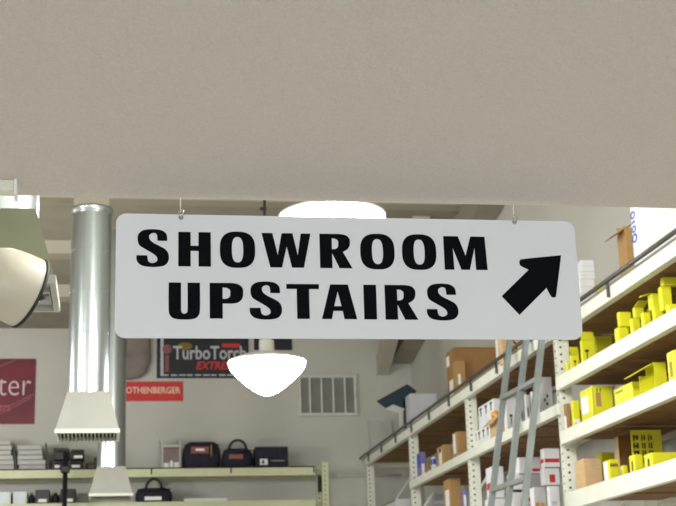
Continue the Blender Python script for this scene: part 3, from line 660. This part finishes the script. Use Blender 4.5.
# ------------------------------------------------------------ goods on the rack
def rb(name, X0, xl, xe, xr, yt, zb, m, label, cat='box', group=None, yb=None, tape=None, ym=None):
    """box by its aisle face (xl..xe) and its near end face (xe..xr); X0 distance of the aisle face"""
    zt_ = P(xe, yt, X=X0).z; ymid = yt+12
    Yn = P(xe, ymid, X=X0).y; Yf = P(xl, ymid, X=X0).y; X1 = min(P(xr, ymid, Y=Yn).x, 3.612)
    z0 = zb
    for zl in ((ZD, ZC, ZB, ZA) if Yn < 9.0 else (ZB1, ZA)):     # stay under the shelf above
        if zl > z0+0.06: zt_ = min(zt_, zl-0.070); break
    t = carton(name, X0, X1, Yn, Yf, z0, zt_, m, label, cat, group, tape=tape)
    return t, X0, X1, Yn, Yf, z0, zt_
def mark(t, kind, X0, X1, Yn, Yf, z0, z1, u0, v0, u1, v1, m, name='print', s=None, bold=0.03):
    """decal at relative coords of the 'a'isle face or the 'n'ear face"""
    if kind == 'n':
        o = Vector((X0+(X1-X0)*u0, Yn-0.0002, z0+(z1-z0)*v0)); wd = (X1-X0)*(u1-u0); bs_ = NY
    else:
        o = Vector((X0-0.0002, Yf-(Yf-Yn)*u0, z0+(z1-z0)*v0)); wd = (Yf-Yn)*(u1-u0); bs_ = NX
    ht = (z1-z0)*(v1-v0)
    if s: return text(name, s, o, *bs_, wd, ht, m, t, bold, 0.0015)
    return decal(name, o, bs_, wd, ht, m, t, 0.0015)
def flap(t, a, b, out, m, th=0.004, name='flap'):
    a, b, out = Vector(a), Vector(b), Vector(out); n = (b-a).cross(out).normalized()*th
    MB().hexa([a, b, b+out, a+out], [a+n, b+n, b+out+n, a+out+n]).build(name, m, t)
DK = 0.030
YG = 'yellow cartons on the rack'
dA, dB, dB1, dC, dD, dL = (z-DK+0.0015 for z in (ZA, ZB, ZB1, ZC, ZD, ZL))
# -- yellow cartons under the top shelf
t, *g = rb('yellow_box', 3.006, 565.6, 567, 570, 361, dB, M_yel, 'tiny yellow carton nearest the post, first on upper yellow shelf', group=YG)
mark(t, 'n', *g, .1, .1, .5, .4, M_label, 'label')
t, *g = rb('yellow_box', 3.02, 570.2, 571.5, 580, 354.5, dB, M_yel, 'small yellow carton with raised flap near post, upper yellow shelf', group=YG)
mark(t, 'n', *g, .3, .35, .6, .75, M_ink, 'print', 'T')
flap(t, (g[0]-.0, g[2], g[5]+.002), (g[1], g[2], g[5]+.002), (-.02, -.035, .045), M_yel2); flap(t, (g[0], g[2]+.02, g[5]+.002), (g[0], g[3], g[5]+.002), (-.03, 0, .035), M_yel2)
t, *g = rb('yellow_box', 3.05, 580.3, 582, 595.5, 339.5, dB, M_yel, 'yellow carton with black T mark, third from post, upper shelf', group=YG)
mark(t, 'n', *g, .22, .35, .5, .7, M_ink, 'print', 'T'); mark(t, 'n', *g, .25, .18, .5, .30, M_ink, 'print', 'I')
flap(t, (g[0], g[3]-.03, g[5]+.002), (g[1], g[3]-.03, g[5]+.002), (-.015, -.02, .05), M_yel2)
t, *g = rb('yellow_box', 3.27, 593.5, 595, 612, 325.5, dB, M_yel, 'larger yellow carton set back in shade on upper yellow shelf', group=YG, tape=M_yel2)
mark(t, 'n', *g, .3, .1, .7, .2, M_ink, 'print', 'IIIII')
# small cartons of the pile
pile = [ # X0, xl, xe, xr, ytop, zbase, label
 (3.05, 614.8, 618.5, 629.5, 326.5, 'lower small yellow carton at left end of upper shelf pile'),
 (3.10, 630, 632.5, 641, 317.5, 'second small yellow carton along the upper shelf pile'),
 (3.06, 641, 643.5, 651.5, 311.5, 'third small yellow carton along the upper shelf pile'),
 (3.08, 652.2, 654.5, 665, 306, 'fourth small yellow carton along the upper shelf pile'),
 (3.05, 666, 669, 684, 303, 'yellow carton cut by right edge, bottom of upper shelf pile')]
tops = []
for X0, xl, xe, xr, yt, lb in pile:
    t, *g = rb('yellow_box', X0, xl, xe, xr, yt, dB, M_yel, lb, group=YG); tops.append(g)
    mark(t, 'n', *g, .15, .2, .45, .75, M_yel2, 'side_panel'); mark(t, 'n', *g, .6, .3, .85, .5, M_ink, 'print', 'II', 0.0)
def onpile(g, xl, xe, xr, yt, X0, lb, m=M_yel):
    t, *h = rb('yellow_box', X0, xl, xe, xr, yt, g[5]+.001, m, lb, group=YG); mark(t, 'n', *h, .2, .2, .5, .5, M_yel2, 'side_panel'); return t, h
t, h = onpile(tops[0], 617.3, 619.5, 632, 311, 3.06, 'small yellow carton stacked at left end of upper shelf pile')
t, h = onpile(tops[1], 633, 635, 645, 306.5, 3.12, 'small yellow carton on second carton of upper shelf pile')
flap(t, (h[0], h[2], h[5]), (h[1], h[2], h[5]), (.01, -.05, .03), M_yel2)
t, h = onpile(tops[3], 648, 652, 660, 292.5, 3.10, 'yellow carton with raised flap on top of upper shelf pile')
flap(t, (h[0], h[2]+.01, h[5]), (h[0], h[3], h[5]), (-.06, -.02, -.02), M_yel)
t, h = onpile(tops[4], 658.5, 661.5, 672, 285.5, 3.09, 'yellow carton high on right end of upper shelf pile')
t2, h2 = onpile(h, 659.5, 662.5, 680, 264, 3.10, 'topmost yellow carton at right edge under top shelf beam')
for X0, xl, xe, xr, yt, lb in ((3.32, 622, 625, 645, 312, 'yellow carton in shade at the back of pile, left'), (3.32, 646, 649, 664, 297, 'yellow carton in shade at the back of pile, middle')):
    t, *g = rb('yellow_box', X0, xl, xe, xr, yt, dB, M_yel, lb, group=YG, tape=M_yel2); mark(t, 'n', *g, .2, .6, .5, .8, M_ink, 'print', 'T')
# -- middle yellow shelf
t, *g = rb('cardboard_box', 3.004, 564, 566.5, 571, 403, dC, M_kraft_d, 'narrow brown carton beside the post on middle yellow shelf')
mark(t, 'a', *g, .2, .1, .8, .6, M_label, 'label')
t, *g = rb('yellow_box', 3.03, 571.3, 573, 580, 400, dC, M_yel, 'small yellow carton with white label, middle yellow shelf', group=YG)
mark(t, 'n', *g, .05, .12, .85, .42, M_label, 'label'); mark(t, 'n', *g, .2, .24, .6, .3, M_ink, 'print', 'III')
t, *g = rb('yellow_box', 3.05, 580, 592, 613, 385.5, dC, M_yel, 'big yellow carton with white label and brown window', group=YG)
mark(t, 'a', *g, .12, .38, .66, .82, M_label, 'label'); mark(t, 'a', *g, .1, .03, .55, .10, M_ink, 'print', 'IIIII')
mark(t, 'n', *g, .18, .48, .42, .84, M_kraft, 'brown_window'); mark(t, 'n', *g, .24, .86, .44, .95, M_ink, 'print', 'I I'); mark(t, 'n', *g, .3, .12, .45, .16, M_ink, 'print', 'I')
mark(t, 'n', *g, .03, .05, .05, .95, M_gold, 'side_seam')
t, *g = rb('yellow_box', 3.05, 614, 632.3, 648, 381, dC, M_yel, 'yellow carton with bright aisle side, centre of middle shelf', group=YG)
mark(t, 'a', *g, .1, .8, .5, .88, M_gold, 'print', 'IIIII'); mark(t, 'n', *g, .1, .78, .95, .8, M_gold, 'seam'); mark(t, 'n', *g, .1, .7, .95, .715, M_gold, 'seam')
# open carton with long flap
X0 = 3.12; Yn = P(655, 380, X=X0).y; Yf = P(647.5, 380, X=X0).y+.02; X1 = P(667, 380, Y=Yn).x; z1 = P(655, 361.5, X=X0).z
t = thing('yellow_box', ((X0+X1)/2, (Yn+Yf)/2, dC), 'open yellow carton with long flap sticking out on middle shelf', 'box', YG)
mb = MB(); th = .005
mb.box((X0, Yn, dC), (X1, Yn+th, z1)); mb.box((X0, Yf-th, dC), (X1, Yf, z1)); mb.box((X1-th, Yn+th, dC), (X1, Yf-th, z1)); mb.box((X0, Yn+th, dC), (X1-th, Yf-th, dC+th)); mb.box((X0, Yn+th, z1-th), (X1-th, Yf-th, z1))
mb.build('body', M_yel, t)
MB().hexa([(X0, Yn+.01, z1-.004), (X0, Yf-.01, z1-.004), (X0-.13, Yf+.02, z1-.075), (X0-.13, Yn+.03, z1-.075)], [(X0, Yn+.01, z1), (X0, Yf-.01, z1), (X0-.13, Yf+.02, z1-.071), (X0-.13, Yn+.03, z1-.071)]).build('flap', M_yel2, t)
MB().box((X0-.045, Yf-.006, dC), (X0, Yf, z1-.06)).build('side_flap', M_yel, t)
t, *g = rb('yellow_box', 3.05, 667, 675, 690, 349, dC, M_yel, 'yellow carton at right edge of middle yellow shelf', group=YG)
mark(t, 'a', *g, .3, .35, .6, .75, M_gold, 'print', 'II')
# -- lower yellow shelf
t, *g = rb('cardboard_box', 3.03, 575, 584, 602.5, 458, dD, M_kraft_l, 'plain tan carton beside the post on lower yellow shelf', tape=M_tape)
t, *g = rb('yellow_box', 3.21, 596.5, 602, 615, 452, dD, M_yel, 'pale-sided yellow carton behind tan carton on lower shelf', group=YG)
mark(t, 'a', *g, .1, .1, .95, .85, M_label, 'label')
t, *g = rb('yellow_box', 3.05, 603.5, 610, 619.5, 459, dD, M_yel, 'yellow carton with black script, lower yellow shelf', group=YG)
for k in range(5): mark(t, 'n', *g, .06+k*.17, .72+.02*(k % 2), .06+k*.17+.11, .84+.02*(k % 2), M_ink, 'print')
mark(t, 'a', *g, .1, .05, .7, .95, M_label, 'label')
# big open carton, kraft inside
X0 = 3.20; Yn = P(632, 450, X=X0).y; Yf = P(618, 450, X=X0).y; X1 = min(P(662, 445, Y=Yn).x, 3.612); z1 = P(632, 429.5, X=X0).z; zb_ = dD
t = thing('cardboard_box', ((X0+X1)/2, (Yn+Yf)/2, zb_), 'big open carton, yellow with black letters, brown inside', 'box')
th = .006
MB().box((X0+.001, Yn+th, zb_), (X1-th, Yf-th, zb_+th)).box((X0, Yf-th, zb_), (X1, Yf, z1)).box((X1-th, Yn+th, zb_), (X1, Yf-th, z1)).box((X0+.001, Yn+th, z1-th), (X1-th, Yf-th, z1)).build('carton_shell', M_kin, t)
MB().box((X0, Yn, zb_), (X1, Yn+th, z1)).build('printed_side', M_yel2, t)
MB().box((X0-.004, Yf-.02, zb_), (X0, Yf+.035, z1-.01)).build('folded_flap', M_kraft_l, t)
g = [X0, X1, Yn, Yf, zb_, z1]
for u, n in ((.06, 4), (.34, 4), (.56, 4)):
    wd = .17 if u < .1 else .12
    for k in range(n):
        v = .40+k*.135
        mark(t, 'n', *g, u, v, u+wd*.32, v+.105, M_ink, 'print'); mark(t, 'n', *g, u+wd*.6, v+.02*(k % 2), u+wd, v+.10, M_ink, 'print')
        if u < .1: mark(t, 'n', *g, u+wd*.32, v+.03+.03*(k % 2), u+wd*.6, v+.06+.03*(k % 2), M_ink, 'print')
lb = ['small yellow carton before big open carton on lower shelf', 'yellow carton with black stroke, left of the front pair', 'yellow carton with black stroke, right of the front pair']
for (xl, xe, xr, yt), l in zip(((621, 623.5, 628.5, 465), (629.5, 635, 643.5, 454), (644.5, 652.5, 690, 452)), lb):
    t, *g = rb('yellow_box', 3.04, xl, xe, xr, yt, dD, M_yel, l, group=YG)
    mark(t, 'a', *g, .45, .35, .65, .75, M_ink, 'print', 'I'); mark(t, 'a', *g, .1, .08, .9, .2, M_ink, 'print', 'IIIIIII')

# -- goods in the bay behind the ladder, upper level: white cartons with T marks
WG = 'white cartons with T marks'
n_ = 0
for row, lst in enumerate((((474.4, 476.2), (476.3, 480.3), (480.6, 484.6), (485, 489)), ((478.5, 483.5), (483.8, 488.8), (489.1, 494.1)))):
    for k, (xa, xb) in enumerate(lst):
        X0 = 3.06 + (0.0 if row == 0 else .015)
        h = .192
        Yn = P(xb, 420, X=X0).y; Yf = P(xa, 420, X=X0).y-.004; z0 = dB1+(h+.001)*row*1.0 + (0 if row == 0 else 0.0); z1 = z0+h
        lb = '%s white T carton, %s row, counted from far post' % (['first', 'second', 'third', 'fourth'][k], ['bottom', 'top'][row])
        t = carton('white_box', X0, X0+.20, Yn, Yf, z0, z1, M_white, lb, 'box', WG); g = [X0, X0+.20, Yn, Yf, z0, z1]
        mark(t, 'a', *g, .3, .55, .8, .9, M_ink, 'print', 'T', .05)
t, *g = rb('white_box', 3.30, 468, 471, 481, 410.5, dB1, M_white, 'white carton set back beside far post behind T cartons', group='white cartons on the rack')
mark(t, 'n', *g, .3, .5, .6, .8, M_ink, 'print', 'T')
X0 = 3.03; c = P(494, 430, X=X0); t = thing('kraft_bag', (c.x+.06, c.y, dB1), 'small open kraft box holding a yellow roll beside T cartons', 'box')
ya = P(501, 430, X=X0).y; yb_ = P(490.5, 430, X=X0).y
zk = P(497, 417, X=X0).z
MB().hexa([(X0, ya+.03, dB1), (X0+.1, ya+.03, dB1), (X0+.1, yb_-.03, dB1), (X0, yb_-.03, dB1)], [(X0-.01, ya, zk), (X0+.12, ya, zk), (X0+.12, yb_, zk), (X0-.01, yb_, zk)]).build('body', M_kraft_l, t)
MB().lathe(P(496, 417, X=X0+.05), [(.02, -.02), (.05, -.02), (.05, .02), (.02, .02), (.02, -.02)], 20, Matrix.Rotation(1.2, 3, 'Y')).build('roll', M_orange, t)
flap(t, (X0-.01, ya, zk), (X0-.01, yb_, zk), (-.05, .02, -.06), M_kraft_l)
for (xl, xe, xr, yt, X0), l, s in zip(((503.5, 506, 517, 398, 3.06), (518, 520, 524, 398, 3.05), (524.5, 526, 530, 394, 3.05), (530.5, 532, 535, 391, 3.05), (505, 511, 527, 384, 3.30), (536, 538.5, 552, 376.5, 3.12)),
    ('white T carton seen between the first two ladder stiles', 'narrow upright white carton just behind middle ladder stile', 'second narrow upright white carton right of middle ladder stile', 'third narrow upright white carton beside right ladder stile', 'tall white carton set back behind the ladder rung', 'tall white carton with dark dots beside near post'), ('T', 'I', 'I', 'I', None, None)):
    t, *g = rb('white_box', X0, xl, xe, xr, yt, dB1, M_white, l, group='white cartons on the rack')
    if s: mark(t, 'n', *g, .3, .35, .55, .6, M_ink, 'print', s)
    elif X0 < 3.2:
        for u, v in ((.35, .5), (.55, .58), (.5, .42)): mark(t, 'n', *g, u, v, u+.12, v+.06, M_ink, 'dot')
        mark(t, 'n', *g, .35, .25, .6, .28, M_grey, 'print')
    else: mark(t, 'n', *g, .1, .8, .9, .84, M_grey, 'seam')

# -- same bay, lower level: stacked white cartons with red marks
zz = lambda x, y, X0: P(x, y, X=X0).z
RG = 'white cartons with red marks'
def lowbox(X0, xl, xe, xr, yt, zb, m, label, marks=(), name='white_box', grp=RG):
    t, *g = rb(name, X0, xl, xe, xr, yt, zb, m, label, 'box', grp)
    for mk in marks: mark(t, mk[0], *g, *mk[1:])
    return t, g
t, g1 = lowbox(3.05, 485, 491, 507, 498, dL, M_white, 'low white carton with red dash at foot of left ladder stile', [('n', .1, .1, .7, .25, M_red, 'red_print')])
t, g2 = lowbox(3.07, 486, 492, 504, 466, g1[5]+.001, M_white, 'upright white carton behind left ladder stile, below T cartons', [('a', .1, .3, .8, .5, M_red, 'red_print')])
t, g3 = lowbox(3.06, 509, 512, 527, 492, dL, M_white, 'low white carton between middle and right ladder stiles', [('n', .3, .5, .9, .6, M_grey, 'print')])
t, g4 = lowbox(3.08, 507.5, 509.5, 529, 474, g3[5]+.03, M_white, 'flat white carton behind middle ladder stile', [('n', .05, .9, .95, .93, M_grey, 'seam')])
MB().box((3.08, g4[2]+.01, g3[5]+.001), (3.25, g4[3]-.01, g3[5]+.029)).build('dark_base_tray', M_blk, t)
t, g5 = lowbox(3.15, 515, 519, 541, 457, g4[5]+.001, M_white, 'pale carton on the flat carton behind right ladder stile', [('n', .6, .1, .95, .3, M_red, 'red_print')])
t, g6 = lowbox(3.06, 530, 534, 546, 487, dL, M_white, 'white carton with orange squares low behind near post', [('n', .1, .3, .4, .62, M_orange, 'orange_square'), ('n', .55, .3, .85, .62, M_orange, 'orange_square')])
t, g7 = lowbox(3.05, 547, 549.5, 560, 486, dL, M_white, 'small white carton at the foot of the near post stack', [('n', .2, .5, .7, .6, M_grey, 'print')])
t, g8 = lowbox(3.10, 540.5, 544, 560, 467.5, max(g6[5], g7[5])+.001, M_white, 'middle white carton of near post stack, red blob', [('n', .35, .15, .7, .6, M_red, 'red_print')])
t, g9 = lowbox(3.10, 540.5, 544, 560, 448, g8[5]+.001, M_white, 'top white carton of near post stack, red stripe', [('n', .05, .25, .95, .45, M_red, 'red_stripe'), ('a', .05, .25, .95, .45, M_red, 'red_stripe')])

t, g10 = lowbox(3.34, 499, 502, 524, 476, dL, M_white, 'white carton at the back between left and middle stiles', [('n', .1, .6, .5, .75, M_red, 'red_print')])
t, g11 = lowbox(3.36, 522, 525, 543, 464, dL, M_grey, 'pale carton at the back right of the right stile', [('n', .1, .5, .9, .55, M_red, 'red_print')])
# -- far bay, upper level
t, g = lowbox(3.05, 417, 421, 426, 451.5, dB1, M_purple, 'violet and white carton beside the far post', [('a', .15, .5, .9, .95, M_blue, 'blue_print'), ('n', .1, .1, .7, .6, M_label, 'label')], 'small_box', None)
t, g = lowbox(3.06, 426.5, 428, 431, 461, dB1, M_kraft_d, 'tiny brown carton between violet and blue-white cartons', [('n', .2, .2, .8, .5, M_label, 'label')], 'small_box', None)
t, g = lowbox(3.05, 431.2, 433, 436.5, 456.5, dB1, M_white, 'small white carton with blue top band in far bay', [('n', .05, .6, .95, .9, M_blue, 'blue_print'), ('a', .05, .6, .95, .9, M_blue, 'blue_print')], 'small_box', None)
t, g = lowbox(3.06, 437, 444, 452, 444, dB1, M_kraft, 'brown carton with white and blue label in far bay', [('a', .3, .3, .7, .9, M_label, 'label'), ('a', .35, .75, .65, .9, M_blue, 'blue_print')], 'cardboard_box', None)
t, g = lowbox(3.06, 452.5, 457, 467, 431, dB1, M_kraft, 'taller brown carton with blue foot band beside middle post', [('a', .2, .35, .7, .95, M_label, 'label'), ('n', .05, .05, .95, .3, M_cyan, 'blue_band')], 'cardboard_box', None)
# -- far bay, lower level
t, g = lowbox(3.06, 443.5, 450, 461, 478, dL, M_kraft, 'tall tan carton with white label low in far bay', [('a', .25, .55, .85, .85, M_label, 'label')], 'cardboard_box', None)
t, g = lowbox(3.04, 461.6, 463.5, 468, 489, dL, M_purple, 'violet labelled carton low beside the middle post', [('n', .1, .3, .6, .9, M_label, 'label')], 'small_box', None)
t, g = lowbox(3.25, 426, 433, 446, 494, dL, M_grey, 'pale grey carton low at the back of far bay', [('n', .1, .85, .9, .9, M_white, 'seam')], 'grey_box', None)
t, g = lowbox(3.06, 380, 396, 411, 496, EYE+1.1515, M_white, 'white carton on the end bay shelf beside back wall', [('a', .02, .93, .98, .99, M_rail, 'dark_edge')], 'white_box', None)

# -- goods on top of the rack
def topbox(*a, **k): return lowbox(*a, **k)
# teal board leaning on white carton
t, gw = lowbox(3.12, 405.5, 410.5, 437, 393, dA, M_grey, 'pale carton on top of rack beside dark teal board', [('n', .1, .05, .9, .09, M_white, 'seam')], 'white_box', None)
Yt = gw[2]+.3; pts = [P(376.5, 402, Y=Yt), P(407, 385, Y=Yt), P(416, 391.5, Y=Yt), P(406, 408, Y=Yt), P(386, 409, Y=Yt)]
t = thing('teal_board', (pts[3].x, Yt, dA), 'dark teal board tipped against pale carton on rack top', 'board')
MB().prism([(p.x, p.z) for p in pts], (0, gw[3]+.012, 0), VX, VZ, (0, .018, 0)).build('board', M_teal, t)
MB().bar((pts[0].x, gw[3]+.009, pts[0].z), (pts[1].x, gw[3]+.009, pts[1].z), .004, .012, VZ).build('edge_strip', M_blk, t)
MB().bar((pts[3].x-.02, gw[3]+.02, dA), (pts[3].x-.02, gw[3]+.02, pts[3].z+.08), .03, .016, VY).build('support_leg', M_teal, t)
pts = [P(385, 409, Y=gw[3]-.05), P(393, 404.5, Y=gw[3]-.05), P(405, 409, Y=gw[3]-.05), P(400, 414, Y=gw[3]-.05)]
t = thing('folded_paper', (pts[3].x, gw[3]-.05, dA), 'pale folded sheet under the dark teal board on rack', 'paper')
MB().prism([(p.x, p.z) for p in pts], (0, gw[3]-.05, 0), VX, VZ, (0, .006, 0)).build('sheet', M_flatbox, t)
MB().hexa([(pts[3].x-.01, gw[3]-.055, dA), (pts[3].x+.02, gw[3]-.055, dA), (pts[3].x+.02, gw[3]-.04, dA), (pts[3].x-.01, gw[3]-.04, dA)], [(pts[3].x-.01, gw[3]-.055, pts[3].z+.02), (pts[3].x+.02, gw[3]-.055, pts[3].z+.02), (pts[3].x+.02, gw[3]-.04, pts[3].z+.02), (pts[3].x-.01, gw[3]-.04, pts[3].z+.02)]).build('fold', M_wall, t)
t, g = lowbox(3.12, 446, 454, 500, 346.5, dA, M_kraft_d, 'large brown carton with white labels on top of rack', [('a', .3, .25, .75, .5, M_label, 'label'), ('a', .05, .75, .4, .92, M_label, 'label'), ('n', .03, .02, .04, .98, M_kin, 'seam'), ('n', .05, .97, .95, .985, M_kin, 'seam')], 'cardboard_box', None)
gl = g
t, g = lowbox(3.03, 455.5, 458.5, 466, 361, dA, M_kraft, 'slim brown carton before large brown carton on rack top', [('a', .2, .3, .8, .6, M_label, 'label'), ('n', .3, .15, .7, .25, M_label, 'label')], 'cardboard_box', None) if False else (None, None)
Yn = gl[2]-.10; xa, xb = P(456, 380, Y=Yn).x, P(466, 380, Y=Yn).x
t = carton('cardboard_box', xa, xb, Yn, Yn+.09, dA, P(461, 361, Y=Yn).z, M_kraft, 'slim brown carton before large brown carton on rack top', 'box')
MB().box((xa+.02, Yn-.0015, P(460, 385, Y=Yn).z), (xa+.045, Yn, P(460, 374, Y=Yn).z)).build('label', M_label, t)
x = P(498.5, 350, Y=10.62).x
t = thing('white_plank', (x, 10.64, dA), 'upright white plank between brown and tan cartons on rack', 'plank')
MB().box((x-.013, 10.62, dA), (x+.013, 10.66, P(498, 322, Y=10.62).z), None, .003).build('plank', M_rack, t)
MB().box((x-.03, 10.59, dA), (x+.03, 10.618, dA+.02)).build('foot', M_rack, t)
Yn = 10.2; xa, xb = P(502, 350, Y=Yn).x, min(P(523, 350, Y=Yn).x, 3.6)
t = carton('cardboard_box', xa, xb, Yn, Yn+.1, dA, P(510, 330, Y=Yn).z, M_kraft_l, 'tan carton on rack top behind the ladder head', 'box', tape=M_tape)
MB().box((xb-.08, Yn-.0015, dA+.03), (xb-.02, Yn, dA+.15)).build('orange_label', M_orange, t)
# white carton stack right of the sign
zb0 = dA
for (yt, xa, xr, l) in ((294, 577, 597, 'bottom white carton of stack beside right end of sign'), (279, 580, 595, 'second white carton of stack beside right end of sign'), (271.5, 580.5, 595.5, 'third white carton of stack beside right end of sign'), (260, 581, 594.5, 'top white carton of stack beside right end of sign')):
    Yn = 9.05; a, b_ = P(xa, yt+6, Y=Yn).x, P(xr, yt+6, Y=Yn).x; z1 = P(588, yt, Y=Yn).z
    t = carton('white_box', a, b_, Yn, Yn+.22, zb0, z1, M_white, l, 'box', 'white cartons stacked on rack top')
    if yt == 294: MB().box((a+.01, Yn-.0015, z1-.045), (a+.03, Yn, z1-.02)).build('orange_label', M_orange, t)
    MB().box((a+.005, Yn-.001, zb0+(z1-zb0)*.46), (b_-.005, Yn, zb0+(z1-zb0)*.50)).build('lid_seam', M_grey, t)
    zb0 = z1+.001
Yn = 9.03; a, b_ = P(598, 290, Y=Yn).x, P(604, 290, Y=Yn).x
t = carton('yellow_box', a, b_, Yn, Yn+.1, dA, P(600, 283, Y=Yn).z, M_yel, 'small yellow carton on rack top beside white stack', 'box', YG)
MB().box((a+.005, Yn-.001, dA+.02), (b_-.005, Yn, dA+.04)).build('print', M_ink, t)
# brown carton with projecting flap
Yn = 8.15; x0, x1 = P(627, 250, Y=Yn).x, P(646, 250, Y=Yn).x; z1 = P(625, 222, Y=Yn).z
t = thing('cardboard_box', ((x0+x1)/2, Yn+.15, dA), 'open brown carton with flap sticking out beside wrapped package', 'box')
th = .006; Yf = Yn+.15
MB().box((x0, Yn, dA), (x1, Yn+th, z1-.04)).box((x0, Yf-th, dA), (x1, Yf, z1)).box((x0, Yn+th, dA), (x0+th, Yf-th, z1-.02)).box((x1-th, Yn+th, dA), (x1, Yf-th, z1)).box((x0+th, Yn+th, dA), (x1-th, Yf-th, dA+th)).build('body', M_kraft, t)
a = Vector((x0, Yn+.04, z1-.02)); 
MB().hexa([(x0+.07, Yn+.02, z1+.0), (x0+.07, Yf-.02, z1+.0), (x0-.10, Yf-.03, z1-.105), (x0-.10, Yn+.01, z1-.105)], [(x0+.07, Yn+.02, z1+.006), (x0+.07, Yf-.02, z1+.006), (x0-.10, Yf-.03, z1-.098), (x0-.10, Yn+.01, z1-.098)]).build('flap', M_kraft_d, t)
MB().hexa([(x0+.01, Yn-.001, dA+.12), (x1-.01, Yn-.001, dA+.20), (x1-.01, Yn, dA+.20), (x0+.01, Yn, dA+.12)], [(x0+.01, Yn-.001, dA+.17), (x1-.01, Yn-.001, dA+.26), (x1-.01, Yn, dA+.26), (x0+.01, Yn, dA+.17)]).build('green_band', M_gold, t)
# white wrapped package with blue marks
Yn = 7.6; x0, x1 = P(638, 240, Y=Yn).x, 3.612; z1 = EYE+2.62
t = thing('wrapped_package', ((x0+x1)/2, Yn+.2, dA), 'large white plastic-wrapped package with blue marks on rack top', 'package')
YP = P(632, 240, X=x0).y
MB().box((x0, Yn, dA), (x1, YP, z1), None, .012).build('body', M_wrap, t)
for k, (z, r) in enumerate(((P(638, 236, Y=Yn).z, .028), (P(638, 227, Y=Yn).z, .022), (P(638, 213, Y=Yn).z, .024))):
    c = Vector((x0-.001, (Yn+YP)/2, z))
    MB().lathe(c, [(r*.6, -.001), (r, -.001), (r, .001), (r*.6, .001), (r*.6, -.001)], 20, Matrix.Diagonal((1, 1.5, 1)).to_3x3() @ Matrix.Rotation(math.pi/2, 3, 'Y')).build('blue_mark', M_blue, t)
decal('blue_mark', Vector((x0-.0002, YP-.02, P(638, 221, Y=Yn).z)), NX, YP-Yn-.04, .012, M_blue, t)
for xx in (.15, .32): MB().box((x0+xx, Yn-.004, dA), (x0+xx+.02, Yn, z1-.01)).build('wrap_fold', M_wrap, t)
